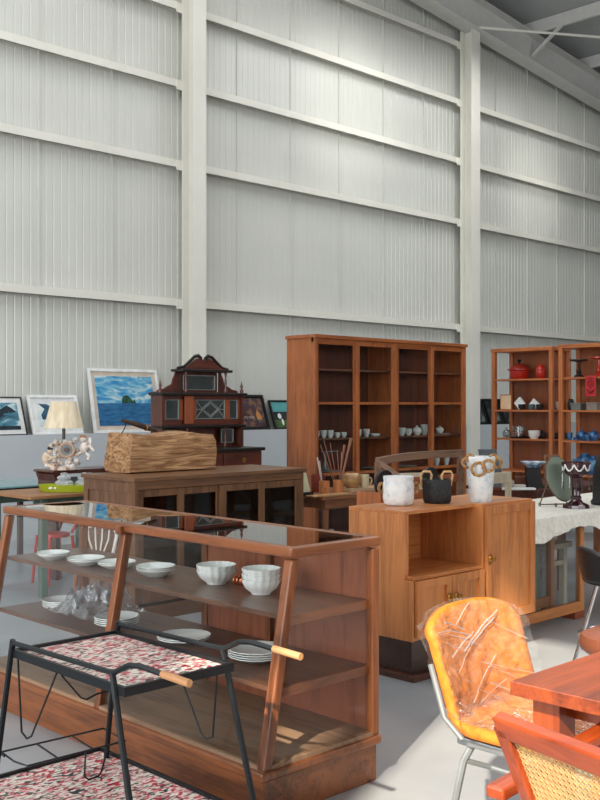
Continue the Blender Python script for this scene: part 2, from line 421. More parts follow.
# little copper coil on the upper shelf
cb = MB()
for k in range(3): cb.torus((0, .022 * k, .022), .018, .004, 14, 'y', 6)
o = cb.build('copper_ring_coil', plain('copper', (190, 100, 60), .3, .8), smooth=True); o.location = (2.88, 3.31, U)
tag(o, 'small copper coloured ring ornament between the two bowl stacks', 'ornament')
# crumpled clear wrap
def film(u, v):
    x = 2.62 + .32 * v; y = 3.80 + .62 * u
    hgt = .13 * (1 - abs(2 * u - 1) ** 2) * (1 - abs(2 * v - 1) ** 3)
    return (x + .02 * noise.noise((u * 5, v * 5, 1)), y + .03 * noise.noise((u * 6, v * 5, 4)), .475 + hgt * (.7 + .9 * noise.noise((u * 9, v * 7, 2))) + .02 * abs(noise.noise((u * 12, v * 40, 3))) * 2)
WRAP = glassy('clear_wrap', (.9, .9, .92), 2.6, .10, .08, .9, .10)
# film lies between plate stacks
o = MB().grid(34, 22, lambda u, v: (lambda p: (p[0], 4.10 + (p[1] - 3.8) * .62, p[2] + .012))(film(u, v))).build('plastic_wrap', WRAP, smooth=True)
tag(o, 'crumpled clear plastic wrap lying on the left of the lower case shelf', 'plastic wrap')

# ---------------- black wire tea trolley ----------------
MOS = ramp_mat('mosaic_print', [(0, (224, 210, 198)), (.30, (216, 150, 152)), (.42, (190, 44, 66)), (.60, (232, 226, 214)), (.74, (40, 42, 46)), (.90, (150, 140, 130))],
               (58, 120, 1), 'voronoi', .35, True, 1, (0, 0, R(24)))
tr = thing('serving_trolley', 'black metal two tier serving trolley with red and white patterned trays in the foreground', 'trolley', (1.93, 2.86, 0))
TX, TY = 1.93, 2.86
def T(mb, name, mat, par=None, **k):
    for v in mb.bm.verts: v.co.x -= TX; v.co.y -= TY
    return mb.build(name, mat, par or tr, **k)
def tray(x0, x1, y0, y1, z):
    t = T(MB().box(x0, x1, y0, y1, z - .004, z), 'tray', MOS)
    T(MB().box(x0 - .012, x0, y0 - .012, y1 + .012, z - .016, z + .012).box(x1, x1 + .012, y0 - .012, y1 + .012, z - .016, z + .012)
      .box(x0, x1, y0 - .012, y0, z - .016, z + .012).box(x0, x1, y1, y1 + .012, z - .016, z + .012), 'tray_rim', BLK, t)
    T(MB().box(x0, x1, y0, y1, z - .014, z - .005), 'tray_underside', plain('tray_board', (150, 140, 128), .6), t)
tray(1.735, 2.135, 2.525, 3.175, .655)
tray(1.66, 2.19, 2.32, 3.36, .165)
for sx, X0 in ((-1, 1.722), (1, 2.15)):
    xo = X0 + sx * .02
    for y0, y1 in ((3.175, 3.31), (2.575, 2.37)):
        T(MB().tube([(X0, y0, .70), (xo, y1, 0.008)], .010, 8), 'leg', BLK, smooth=True)
        T(MB().tube([(xo - .0, y1, 0.0), (xo, y1, .02)], .013, 8), 'foot', plain('rubber', (20, 20, 20), .8), smooth=True)
    T(MB().tube([(X0, 3.175, .675), (X0, 3.165, .69), (X0, 2.60, .70), (X0, 2.565, .703), (X0, 2.49, .738), (X0 + .005, 2.44, .744), (X0 + .012, 2.33, .738)], .009, 8), 'handle_rail', BLK, smooth=True)
    T(MB().tube([(X0 + .011, 2.34, .739), (X0 + .018, 2.225, .733)], .0115, 10), 'handle_grip', wood('grip_wood', (206, 150, 98), (160, 104, 62), 'y'), smooth=True)
    for yA, s in ((3.14, -1),) if sx < 0 else ((2.60, 1),):
        T(MB().tube([(X0, yA, .64), (X0, yA + s * .025, .40), (X0, yA + s * .06, .385), (X0, yA + s * .09, .40), (X0, yA + s * .25, .64)], .0035, 6), 'wire_brace', BLK, smooth=True)
T(MB().tube([(1.72, 2.86, .64), (1.78, 2.84, .56), (1.80, 2.84, .55), (1.84, 2.84, .56), (1.9, 2.84, .56)], .003, 6), 'wire_brace', BLK)
rk = MB()
rk.tube([(1.74, 3.29, .285), (1.74, 3.20, .275), (1.76, 3.145, .268), (2.16, 3.145, .262), (2.16, 3.29, .275), (1.74, 3.29, .285)], .0035, 6)
for x in (1.88, 2.02): rk.tube([(x, 3.29, .28), (x, 3.145, .265)], .0035, 6)
rk.tube([(1.99, 3.145, .265), (1.97, 3.12, .185), (1.98, 3.11, .175), (2.02, 3.11, .175), (2.04, 3.12, .185), (2.09, 3.145, .265)], .0035, 6)
rk.tube([(1.735, 3.29, .285), (1.725, 3.24, .285)], .0035, 6)
T(rk, 'bottle_rack', BLK, smooth=True)

# ---------------- elm sideboard with pots ----------------
sb = thing('sideboard', 'light brown wooden sideboard with open niche, three doors and dark recessed base', 'sideboard', (4.28, 3.53, 0))
def S(mb, name, mat, par=None, **k): return mb.build(name, mat, par or sb, **k)
W_, Dp, z0, z1 = 1.165, .47, .215, .92
S(MB().box(-.0, .018, .0 + .055, Dp, z0, z1 - .02).box(0, .018, .0, .055, z0, .545), 'side_panel', side_w('z'), bevel=.002)
S(MB().box(W_ - .02, W_, 0, Dp, z0, z1 - .02), 'side_panel', side_w('z'), bevel=.002)
S(MB().prism([(0, .055), (.635, .055), (.635, 0), (W_, 0), (W_, Dp), (0, Dp)], z1 - .02, z1, 'xy'), 'top', side_w('x'), bevel=.002)
S(MB().box(.018, W_ - .02, .012, Dp, z0, z0 + .02), 'bottom_panel', side_w('x'))
S(MB().box(.018, W_ - .02, Dp - .012, Dp, z0 + .02, z1 - .02), 'back_panel', side_w('x'))
S(MB().box(.635, .655, 0, Dp - .012, z0 + .02, z1 - .02), 'divider', side_w('z'), bevel=.002)
S(MB().box(.018, .635, 0, Dp - .012, .545, .565), 'niche_shelf', side_w('x'), bevel=.002)
S(MB().box(.018, .04, .06, Dp - .012, .565, z1 - .02), 'niche_side', side_w('z'))
S(MB().box(.33, .334, .07, Dp - .02, .565, z1 - .02), 'niche_glass_divider', GL)
def panel_door(x0, x1, za, zb, kx, kz):
    st = .045 if x1 - x0 < .4 else .05
    d = MB().box(x0, x0 + st, -.022, 0, za, zb).box(x1 - st, x1, -.022, 0, za, zb).box(x0 + st, x1 - st, -.022, 0, za, za + st).box(x0 + st, x1 - st, -.022, 0, zb - st, zb)
    dd = S(d, 'door', side_w('z'), bevel=.0015)
    S(MB().box(x0 + st - .002, x1 - st + .002, -.006, -.001, za + st - .002, zb - st + .002), 'door_panel', side_w('z'), dd)
    S(MB().lathe([(0, 0), (.018, 0), (.02, .006), (.009, .012), (.009, .02), (.015, .026), (.014, .034), (0, .038)], seg=16), 'knob', BRASS, dd, smooth=True).matrix_local = Matrix.Translation((kx, -.022, kz)) @ Matrix.Rotation(R(90), 4, 'X')
    S(MB().box(kx - .014, kx + .014, -.024, -.021, kz - .035, kz + .022), 'escutcheon', BRASS, dd)
    return dd
panel_door(.02, .326, .235, .543, .296, .425)
panel_door(.330, .633, .235, .543, .36, .425)
dd = panel_door(.657, W_ - .002, .222, .905, .685, .60)
S(MB().box(.03, W_ - .35, .03, .40, .035, z0), 'recessed_base', wood('dark_base', (66, 38, 22), (38, 20, 12), 'x'))
S(MB().box(-.01, W_ - .3, -.02, .43, 0, .035), 'base_board', wood('dark_base2', (96, 54, 36), (60, 32, 22), 'x'), bevel=.004)

SPK = ramp_mat('mottled_grey_glaze', [(.30, (176, 190, 200)), (.42, (214, 219, 220)), (.6, (232, 232, 228))], (16, 16, 16), rough=.55, nscale=1.5, bump=.15)
def handle_loop(mb, c, rw, rh, r, ax):
    pts = []
    for i in range(18):
        a = 2 * pi * i / 18; u, v = rw * cos(a), rh * sin(a)
        pts.append((c[0] + u * ax[0], c[1] + u * ax[1], c[2] + v))
    return mb.tube(pts, r, 8, True)
ribs = lambda t, r, z: 1 + .006 * sin(z * 500)
rt = Vector((.717, -.697, 0))
pt = thing('planter_pot', 'squat grey white ribbed pot with two rope ring handles on the sideboard', 'pot', (4.53, 3.84, .92), 0)
MB().lathe([(0, 0), (.068, 0), (.084, .012), (.09, .04), (.09, .125), (.085, .14), (.088, .15), (.088, .168), (.08, .168), (.078, .15), (.08, .04), (.06, .012), (0, .012)], seg=36, mod=ribs).build('body', SPK, pt, smooth=True)
for s in (-1, 1):
    m = MB(); handle_loop(m, rt * s * .10 + Vector((0, 0, .10)), .022, .026, .009, (.9, -.1)); m.build('rope_handle', ROPE, pt, smooth=True)
pt = thing('planter_pot', 'black woven textured pot with tan looped handles on the sideboard', 'pot', (4.80, 3.77, .92), 0)
MB().lathe([(0, 0), (.072, 0), (.082, .012), (.086, .06), (.082, .13), (.08, .142), (.073, .142), (.075, .05), (.06, .012), (0, .012)], seg=40, mod=lambda t, r, z: 1 + .012 * sin(z * 420) + .01 * sin(24 * t)).build('body', plain('black_weave', (30, 31, 33), .6, 0, .3, 60, bump=.5), pt, smooth=True)
TAN = plain('tan_cane', (196, 156, 108), .7, 0, .12, 30)
for s in (-1, 1):
    c = rt * s * .062
    MB().tube([c + rt * -.030 + Vector((0, 0, .10)), c + rt * -.034 + Vector((0, 0, .165)), c + rt * -.02 + Vector((0, 0, .185)), c + rt * .02 + Vector((0, 0, .185)), c + rt * .030 + Vector((0, 0, .165)), c + rt * .018 + Vector((0, 0, .10))], .0075, 8).build('handle', TAN, pt, smooth=True)
pt = thing('tall_vase', 'tall pale blue white bucket vase with thick rope rings, on the right of the sideboard', 'vase', (5.05, 3.635, .92), 0)
MB().lathe([(0, 0), (.062, 0), (.066, .008), (.086, .25), (.090, .262), (.086, .272), (.079, .262), (.06, .015), (0, .012)], seg=36).build('body', SPK, pt, smooth=True)
for dx, dz, wv in ((-.085, .235, .03), (-.03, .20, .04), (.03, .22, .035), (.09, .235, .03), (-.07, .262, .022), (.07, .262, .022)):
    m = MB(); c = rt * dx + Vector((-.697, -.717, 0)) * (.088 if abs(dx) < .05 else .03) + Vector((0, 0, dz))
    handle_loop(m, c, wv, wv * .95, .0085, (.717, -.697)); m.build('rope_ring', ROPE, pt, smooth=True)

# ---------------- brown glazed-door cabinet with the hewn log ----------------
cb = thing('low_cabinet', 'dark brown wooden low cabinet with glazed sliding doors under the hewn log', 'cabinet', (4.06, 5.80, 0))
def C_(mb, name, mat, par=None, **k): return mb.build(name, mat, par or cb, **k)
CW, CD, CH = 1.62, .64, 1.0
C_(MB().box(-.02, CW + .02, -.02, CD + .01, CH - .028, CH), 'top', cab_w('x'), bevel=.003)
C_(MB().box(0, CW, 0, CD, CH - .045, CH - .028), 'top_moulding', cab_w('x'))
for x in (0, CW - .03):
    sp = C_(MB().box(x, x + .03, 0, .055, .1, CH - .045).box(x, x + .03, CD - .055, CD, .1, CH - .045).box(x, x + .03, .055, CD - .055, CH - .11, CH - .045).box(x, x + .03, .055, CD - .055, .1, .18).box(x, x + .03, .055, CD - .055, .52, .58), 'side_frame', cab_w('z'), bevel=.002)
    C_(MB().box(x + .01, x + .02, .055, CD - .055, .18, CH - .11), 'side_panel', cab_w('z'), sp)
C_(MB().box(.0, CW, .005, CD, .0, .1), 'plinth', cab_w('x'))
C_(MB().box(.03, CW - .03, 0, .02, CH - .085, CH - .045), 'frieze_rail', cab_w('x'))
C_(MB().box(.03, CW - .03, CD - .015, CD, .1, CH - .045), 'back_panel', cab_w('x'))
C_(MB().box(.03, CW - .03, .03, CD - .02, .50, .515), 'shelf', cab_w('x'))
for (x0, x1, yo) in ((.03, .80, .022), (.76, CW - .03, .0)):
    za, zb, s = .12, CH - .09, .06
    xm = (x0 + x1) / 2
    d = MB().box(x0, x0 + s, yo, yo + .02, za, zb).box(x1 - s, x1, yo, yo + .02, za, zb).box(xm - .03, xm + .03, yo, yo + .02, za, zb)
    d.box(x0 + s, xm - .03, yo, yo + .02, za, za + .09).box(xm + .03, x1 - s, yo, yo + .02, za, za + .09).box(x0 + s, xm - .03, yo, yo + .02, zb - .05, zb).box(xm + .03, x1 - s, yo, yo + .02, zb - .05, zb)
    dd = C_(d, 'sliding_door', cab_w('z'), bevel=.002)
    for a, b in ((x0 + s, xm - .03), (xm + .03, x1 - s)): C_(MB().box(a, b, yo + .008, yo + .012, za + .09, zb - .05), 'pane', GLD, dd)
# hewn log
LOGM = ramp_mat('weathered_log', [(.28, (112, 76, 48)), (.48, (164, 122, 84)), (.68, (204, 162, 118))], (2.0, 12, 22), rough=.9, nscale=1.6, bump=.9, detail=9, distortion=1.2)
lg = MB(); bmesh.ops.create_cube(lg.bm, size=1); bmesh.ops.subdivide_edges(lg.bm, edges=lg.bm.edges[:], cuts=22, use_grid_fill=True)
for v in lg.bm.verts:
    x, y, z = v.co
    tp = 1 - .10 * max(0, z + .1) - .05 * (abs(2 * y) ** 6) * 0
    r = (abs(2 * y) ** 8 + abs(2 * z) ** 8) ** .125
    if r > 0: y *= (1 if r < .01 else (1 - .05 * (abs(2 * y * 2 * z)) ** 2)); z *= (1 - .06 * (abs(2 * v.co.y * 2 * z)) ** 2)
    co = Vector((x * .80 * tp, y * .33, (z + .5) * (.285 + .012 * sin(x * 9))))
    nz = noise.noise(co * 7) * .012 + noise.noise(Vector((co.x * 8, co.y * 24, co.z * 30))) * .004
    if z > -.45: co += Vector((x, y * 1.5, z * .8)) * 2 * nz
    # split hollow on the left top
    if z > .2 and x < -.25: co.z -= .03 * max(0, 1 - abs(co.y / .06)) 
    v.co = co
o = lg.build('hewn_log', LOGM, smooth=True); o.location = (4.665, 6.31, 1.002)
tag(o, 'rough hewn pale brown log block lying on the dark brown low cabinet', 'log')
tl = thing('iron_tool', 'dark rusty hand tool with wire loop resting on the left of the log', 'tool', (4.40, 6.22, 1.29))
MB().tube([(-.13, .05, .10), (-.03, .0, .068), (.05, -.02, .042), (.13, -.03, .018)], [.012, .02, .022, .014], 10).build('shaft', plain('rusty_iron', (62, 44, 34), .6, .3, .2, 20), tl, smooth=True)
MB().tube([(-.1, .04, .09), (-.115, .02, .05), (-.14, .01, .02), (-.15, .02, .0)], .004, 6).build('wire_loop', BLK, tl, smooth=True)
MB().torus((.04, -.018, .045), .023, .004, 14, 'x').build('collar', BRASS, tl, smooth=True)

# ---------------- mahogany mirror-back chiffonier ----------------
ch = thing('mirror_back_chiffonier', 'dark mahogany antique chiffonier with mirrored superstructure and broken pediment', 'chiffonier', (5.38, 7.30, 0)); ch.scale = (.93, .93, 1)
def M_(mb, name, mat, par=None, **k): return mb.build(name, mat, par or ch, **k)
DK = plain('ebonised_edge', (24, 16, 14), .35)
MIR = plain('old_mirror', (150, 156, 156), .08, .9, .12, 4)
CW2 = 1.02
M_(MB().box(-.05, CW2 + .04, -.32, .22, 1.08, 1.11), 'table_top', DK, bevel=.006)
M_(MB().box(-.02, CW2 + .01, -.29, .2, .92, 1.08), 'drawer_frieze', mah_w('x'))
for x in (.02, .54): 
    d = M_(MB().box(x, x + .48, -.305, -.29, .94, 1.06), 'drawer', mah_w('x'), bevel=.003)
    M_(MB().torus((x + .24, -.315, 1.0), .018, .004, 14, 'y').ball((x + .24, -.31, 1.005), .008, 8), 'handle', BRASS, d, smooth=True)
for x in (.0, CW2 + .01): 
    for y in (-.27, .15): M_(MB().lathe([(.02, 0), (.028, .05), (.016, .12), (.026, .3), (.018, .6), (.028, .85), (.028, .92)], (x + .02, y, 0), 14), 'leg', mah_w('z'), smooth=True)
M_(MB().prism([(CW2 - .05, .92), (CW2 + .07, .92), (CW2 + .07, .84), (CW2 + .04, .88), (CW2, .905)], -.29, -.27), 'bracket', mah_w('x'))
# superstructure
M_(MB().box(.0, CW2, .12, .15, 1.11, 1.62), 'back_board', mah_w('z'))
for x in (0, CW2 - .03): M_(MB().box(x, x + .03, -.03, .12, 1.11, 1.59), 'side_board', mah_w('z'))
M_(MB().box(-.03, CW2 + .03, -.06, .15, 1.585, 1.612), 'cornice', DK, bevel=.006)
M_(MB().box(-.02, CW2 + .02, -.05, .12, 1.295, 1.318), 'shelf', DK, bevel=.004)
fr = M_(MB().box(.03, CW2 - .03, .0, .02, 1.32, 1.365).box(.03, CW2 - .03, .0, .02, 1.55, 1.585), 'front_rail', mah_w('x'))
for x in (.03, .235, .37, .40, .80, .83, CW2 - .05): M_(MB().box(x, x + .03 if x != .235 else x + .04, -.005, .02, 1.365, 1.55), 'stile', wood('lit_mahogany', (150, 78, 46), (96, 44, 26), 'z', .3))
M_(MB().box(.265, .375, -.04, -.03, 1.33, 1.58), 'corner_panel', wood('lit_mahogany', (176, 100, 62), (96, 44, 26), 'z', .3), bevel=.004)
lead = plain('leaded_bevel', (176, 180, 176), .25, .4)
def mirror(x0, x1, za, zb, y=.010, diamond=False):
    mr = M_(MB().box(x0, x1, y, y + .006, za, zb), 'mirror_panel', MIR)
    f = MB(); t = .010
    for a, b in (((x0, za), (x1, za)), ((x1, za), (x1, zb)), ((x1, zb), (x0, zb)), ((x0, zb), (x0, za))):
        f.bar((a[0], y - .003, a[1]), (b[0], y - .003, b[1]), .005, t, (0, 1, 0))
    if diamond:
        xm, zm = (x0 + x1) / 2, (za + zb) / 2; hw, hh = (x1 - x0) * .32, (zb - za) * .44
        for k in (1, .78):
            q = [(xm - hw * k, zm), (xm, zm + hh * k), (xm + hw * k, zm), (xm, zm - hh * k)]
            for i in range(4): f.bar((q[i][0], y - .003, q[i][1]), (q[(i + 1) % 4][0], y - .003, q[(i + 1) % 4][1]), .005, .007, (0, 1, 0))
        for s in (-1, 1):
            f.bar((xm + s * hw, y - .003, zm + .0), (xm + s * (x1 - x0) / 2, y - .003, zm), .005, .006, (0, 1, 0))
            for q in (-1, 1): f.bar((xm + s * hw * .9, y - .003, zm + q * hh * .1), (xm + s * (x1 - x0) / 2, y - .003, zm + q * (zb - za) / 2), .005, .004, (0, 1, 0))
    M_(f, 'bevel_strip', lead, mr)
mirror(.07, .225, 1.375, 1.545); mirror(.435, .80, 1.375, 1.545, diamond=True); mirror(.865, .965, 1.375, 1.545)
mirror(.80, .955, 1.15, 1.275, .06); mirror(.02, .16, 1.15, 1.275, .06)
for x in (.30, .78): M_(MB().lathe([(.012, 0), (.016, .02), (.008, .05), (.014, .1), (.008, .15), (.015, .185)], (x, -.03, 1.11), 12), 'turned_column', mah_w('z'), smooth=True)
# upper stage
M_(MB().box(.28, .78, .10, .13, 1.612, 1.83), 'upper_back', mah_w('z'))
mirror(.34, .735, 1.64, 1.77, .085)
M_(MB().box(.23, .87, -.04, .14, 1.80, 1.825), 'upper_cornice', DK, bevel=.005)
for x in (.30, .80): M_(MB().lathe([(.014, 0), (.018, .02), (.007, .05), (.013, .09), (.007, .14), (.016, .188)], (x, -.01, 1.612), 12), 'turned_column', mah_w('z'), smooth=True)
for s, xb in ((-1, .28), (1, .80)):
    pl = [(xb, 1.612), (xb + s * .25, 1.612), (xb + s * .24, 1.635), (xb + s * .17, 1.645), (xb + s * .12, 1.67), (xb + s * .07, 1.69), (xb + s * .055, 1.74), (xb + s * .02, 1.80), (xb, 1.80)]
    M_(MB().prism(pl, .09, .11), 'scroll_bracket', mah_w('x'))
for x in (.0, CW2): M_(MB().lathe([(.018, 0), (.02, .02), (.009, .04), (.016, .06), (.006, .09), (0, .12)], (x, .0, 1.612), 12), 'finial', mah_w('z'), smooth=True)
pd = [(.26, 1.825), (.83, 1.825), (.75, 1.85), (.70, 1.885), (.63, 1.925), (.57, 1.93), (.545, 1.905), (.52, 1.93), (.46, 1.925), (.39, 1.885), (.34, 1.85)]
M_(MB().prism(pd, .02, .05), 'pediment', mah_w('x'))
for s in (-1, 1):
    c = .545
    M_(MB().tube([(c + s * .32, .03, 1.832), (c + s * .24, .03, 1.845), (c + s * .17, .03, 1.895), (c + s * .11, .03, 1.94), (c + s * .06, .03, 1.95), (c + s * .03, .03, 1.93), (c + s * .045, .03, 1.905)], [.012, .014, .015, .016, .018, .018, .012], 8), 'pediment_scroll', DK, smooth=True)

# ---------------- tall glazed bookcase ----------------
bk = thing('glazed_bookcase', 'tall reddish brown four door glazed bookcase holding pale cups and teapots', 'bookcase', (7.01, 7.0, 0))
def B_(mb, name, mat, par=None, **k): return mb.build(name, mat, par or bk, **k)
BW, BD, BH = 2.43, .40, 2.19
for x in (0, 1.19, 1.215, BW - .025): B_(MB().box(x, x + .025, 0.02, BD, .08, BH - .03), 'side_panel', book_w('z'), bevel=.002)
B_(MB().box(-.015, BW + .015, -.015, BD + .01, BH - .035, BH), 'top', book_w('x'), bevel=.004)
B_(MB().box(0.005, BW - .005, 0.03, BD, 0, .08), 'plinth', book_w('x'))
B_(MB().box(.025, BW - .025, BD - .012, BD, .08, BH - .035), 'back_panel', wood('dark_teak', (104, 54, 34), (60, 30, 20), 'z', .5))
SZ = (.10, .48, .82, 1.17, 1.52, 1.86)
for z in SZ:
    for x0, x1 in ((.025, 1.19), (1.24, BW - .025)): B_(MB().box(x0, x1, .06, BD - .012, z - .018, z), 'shelf', board_w('x'))
B_(MB().box(0, BW, 0.02, .05, BH - .075, BH - .035), 'head_rail', book_w('x'))
for x in (0.0, 1.19, BW - .03): B_(MB().box(x, x + (.05 if x == 1.19 else .03), 0, .02, .08, BH - .035), 'stile', book_w('z'), bevel=.002)
for i, (x0, x1) in enumerate(((.03, .63), (.60, 1.19), (1.24, 1.84), (1.81, BW - .03))):
    yo = 0.002 if i in (1, 3) else .026
    yo = yo - .002 if 0 else yo
    s = .045; za, zb = .09, BH - .05
    d = MB().box(x0, x0 + s, yo, yo + .022, za, zb).box(x1 - s, x1, yo, yo + .022, za, zb)
    for a, b in ((za, za + .05), (.80, .83), (1.505, 1.53), (zb - .04, zb)): d.box(x0 + s, x1 - s, yo, yo + .022, a, b)
    dd = B_(d, 'door', book_w('z'), bevel=.0015)
    for a, b in ((za + .05, .80), (.83, 1.505), (1.53, zb - .04)): B_(MB().box(x0 + s, x1 - s, yo + .009, yo + .012, a, b), 'pane', GL, dd)
def cup(r, h, mat, name, label, cat, grp, loc, foot=0):
    o = MB().lathe([(0, 0), (r * .6, 0), (r * .62, h * .12), (r * .92, h * .35), (r, h), (r * .9, h), (r * .8, h * .35), (0, h * .2)], seg=20).build(name, mat, smooth=True)
    o.location = loc; return tag(o, label, cat, grp)
zz = 1.17; X0 = 7.01
def bx_at(px, y):   # world x for a sight line position on plane y
    t = (px - 300) / 1020; d = y / (.717 - t * .697); return d * (.697 + t * .717)
CUPY = 7.14
zz = 1.17
cups1 = [(316.5, .035, .075, 'leftmost cup'), (323.5, .036, .078, 'second cup from left'), (330.5, .036, .078, 'third cup from left'), (337.5, .033, .052, 'fourth, shorter cup from left'), (344, .033, .052, 'fifth, shorter cup from left')]
for px, r, h, wl in cups1: cup(r, h, CEL, 'porcelain_cup', 'pale porcelain cup, %s behind the leftmost bookcase door' % wl, 'cup', 'cups in the glazed bookcase', (bx_at(px, CUPY), CUPY, zz))
for px, r, h, wl in ((358.5, .036, .080, 'left'), (366.5, .036, .080, 'right')): cup(r, h, CEL, 'porcelain_cup', 'pale flared cup, %s one of the pair behind the second bookcase door' % wl, 'cup', 'cups in the glazed bookcase', (bx_at(px, CUPY), CUPY, zz))
cup(.06, .03, CEL, 'porcelain_dish', 'low pale dish beside the pair of cups behind the second bookcase door', 'dish', None, (bx_at(375, CUPY), CUPY, zz))
def teapot(px, z, r, label, mat=CEL, y=CUPY, spout=True, name='teapot', cat='teapot', grp='teapots in the glazed bookcase', xy=None):
    t = thing(name, label, cat, (bx_at(px, y), y, z) if xy is None else (xy[0], xy[1], z), 0, grp)
    MB().lathe([(0, 0), (r * .55, 0), (r * .6, .006), (r * .98, r * .6), (r, r * .9), (r * .75, r * 1.4), (r * .4, r * 1.55), (0, r * 1.56)], seg=22).build('body', mat, t, smooth=True)
    MB().lathe([(r * .42, r * 1.53), (r * .3, r * 1.68), (.008, r * 1.75), (.013, r * 1.9), (0, r * 2.0)], seg=14).build('lid', mat, t, smooth=True)
    if spout:
        MB().tube([(-r * .8, 0, r * .7), (-r * 1.3, 0, r * 1.0), (-r * 1.5, 0, r * 1.4)], [r * .22, r * .14, r * .1], 8).build('spout', mat, t, smooth=True)
        MB().tube(arc((r * .95, 0, r * .9), r * .45, -1.4, 1.4, 8, 'y'), r * .09, 6).build('handle', mat, t, smooth=True)
    return t
def jarv(r, h, label, loc, mat, name='jar', cat='jar', grp=None, neck=.6):
    o = MB().lathe([(0, 0), (r * .6, 0), (r * .9, h * .2), (r, h * .5), (r * .85, h * .78), (r * neck, h * .9), (r * (neck + .08), h), (r * (neck - .08), h), (r * .5, h * .8), (0, h * .7)], seg=22).build(name, mat, smooth=True)
    o.location = loc; return tag(o, label, cat, grp)
cup(.05, .085, CEL, 'porcelain_bowl', 'pale rounded bowl, left one behind the third bookcase door', 'bowl', 'cups in the glazed bookcase', (bx_at(401.5, CUPY), CUPY, zz))
cup(.042, .072, CEL, 'porcelain_bowl', 'pale small bowl beside the round pot behind the third bookcase door', 'bowl', 'cups in the glazed bookcase', (bx_at(408.5, CUPY), CUPY, zz))
teapot(417, zz, .055, 'pale round lidded pot behind the third bookcase door', spout=False)
cup(.045, .115, CEL, 'porcelain_cup', 'tall pale cup at the right edge of the third bookcase door', 'cup', 'cups in the glazed bookcase', (bx_at(424.5, CUPY), CUPY, zz))
o = MB().lathe([(0, 0), (.10, 0), (.125, .012), (.12, .014), (0, .006)], seg=26).build('serving_plate', CEL, smooth=True); o.location = (bx_at(440, 7.18), 7.18, zz); tag(o, 'pale plate under a teapot behind the rightmost bookcase door', 'plate')
teapot(440, zz + .010, .045, 'small pale teapot on a plate behind the rightmost bookcase door', y=7.18)
cup(.035, .13, CEL, 'porcelain_cup', 'tall straight pale cup on the lower shelf behind the rightmost bookcase door', 'cup', None, (bx_at(437, CUPY), CUPY, .82))
cup(.037, .14, CEL, 'porcelain_vase', 'tall flared pale vase on the lower shelf behind the rightmost bookcase door', 'vase', None, (bx_at(446.5, CUPY), CUPY, .82))
for px, wl in ((327, 'leftmost'), (375, 'second'), (404, 'third')):
    o = MB().lathe([(0, 0), (.08, 0), (.15, .018), (.145, .02), (.07, .008), (0, .006)], seg=26).build('serving_plate', CEL, smooth=True)
    o.location = (bx_at(px, 7.2), 7.2, .82); tag(o, 'wide pale plate low down behind the %s bookcase door' % wl, 'plate', 'plates on the low bookcase shelf')
cs = thing('cake_stand', 'dim glass cake stand behind the leftmost bookcase door', 'cake stand', (bx_at(325, 7.22), 7.22, .842))
MB().lathe([(0, .19), (.15, .19), (.155, .2), (0, .198)], seg=26).build('plate', plain('dim_glass', (110, 122, 122), .2), cs, smooth=True)
MB().lathe([(0, 0), (.07, 0), (.03, .02), (.016, .06), (.02, .19), (0, .19)], seg=16).build('stem', plain('dim_glass', (110, 122, 122), .2), cs, smooth=True)

# ---------------- open shelf units on the right ----------------
def unit(x, y0, y1, D, label, name='open_shelf_unit'):
    u = thing(name, label, 'shelf unit', (x, y0, 0))
    Wd = y1 - y0; Hh = 2.2; p = .05
    for yy in (0, Wd - p):
        for xx in (0, D - .035): MB().box(xx, xx + (p if xx == 0 else .035), yy, yy + p, 0, Hh - .045).build('post', shelf_w('z'), u, bevel=.003)
        MB().box(p, D - .035, yy + .01, yy + p - .01, .12, .17).build('side_rail', shelf_w('x'), u)
    MB().box(-.008, D, -.004, Wd + .004, Hh - .045, Hh).build('top', shelf_w('y'), u, bevel=.003)
    MB().box(D - .012, D - .004, .04, Wd - .04, .12, Hh - .045).build('back_panel', wood('orange_panel', (150, 84, 44), (112, 58, 30), 'z', .5), u)
    for z in (.30, .70, 1.09, 1.44, 1.82):
        MB().box(.006, D - .012, .012, Wd - .012, z - .022, z).build('shelf', shelf_w('y'), u, bevel=.002)
    return u
unit(10.60, 6.60, 7.47, .42, 'open orange brown shelf unit holding red pots, nearest the wall column')
unit(10.40, 5.52, 6.395, .42, 'open orange brown shelf unit with blue teapots at the right edge of the photo')
# things on them
RED = plain('red_enamel', (186, 36, 22), .3, 0, .04, 6, coat=.4); DKM = plain('dark_iron', (34, 32, 32), .5, .2); BLU = ramp_mat('blue_glaze', [(.35, (28, 70, 128)), (.65, (86, 140, 176))], (14, 14, 14), rough=.25)
def sxy(px, x):
    t = (px - 300) / 1020; d = x / (.697 + t * .717); return x, d * (.717 - t * .697)
x, y = sxy(519.5, 10.78)
hp = thing('lidded_pot', 'large red lidded pot on the top shelf of the left shelf unit', 'pot', (x, y, 1.82))
MB().lathe([(0, 0), (.10, 0), (.115, .02), (.125, .10), (.15, .115), (.15, .125), (.1, .13), (0, .13)], seg=26).build('body', RED, hp, smooth=True)
MB().lathe([(.128, .128), (.11, .16), (.05, .19), (0, .195)], seg=26).build('lid', plain('red_lid', (150, 44, 30), .35, 0, .1), hp, smooth=True)
MB().lathe([(.02, .19), (.012, .21), (.03, .235), (0, .25)], seg=14).build('lid_knob', DKM, hp, smooth=True)
x, y = sxy(541, 10.72); jarv(.065, .17, 'small glossy red jar beside the red lidded pot', (x, y, 1.82), RED)
x, y = sxy(506, 10.68)
fb = thing('display_card', 'cream card in an orange frame standing on a shelf of the left shelf unit', 'card', (x, y, 1.44), R(-6))
MB().box(0, .012, -.09, .09, 0, .19).build('frame', shelf_w('z'), fb); MB().box(-.003, 0, -.08, .08, .01, .18).build('card_face', plain('peach_card', (250, 216, 176), .8), fb)
WH = plain('white_card', (236, 240, 236), .6)
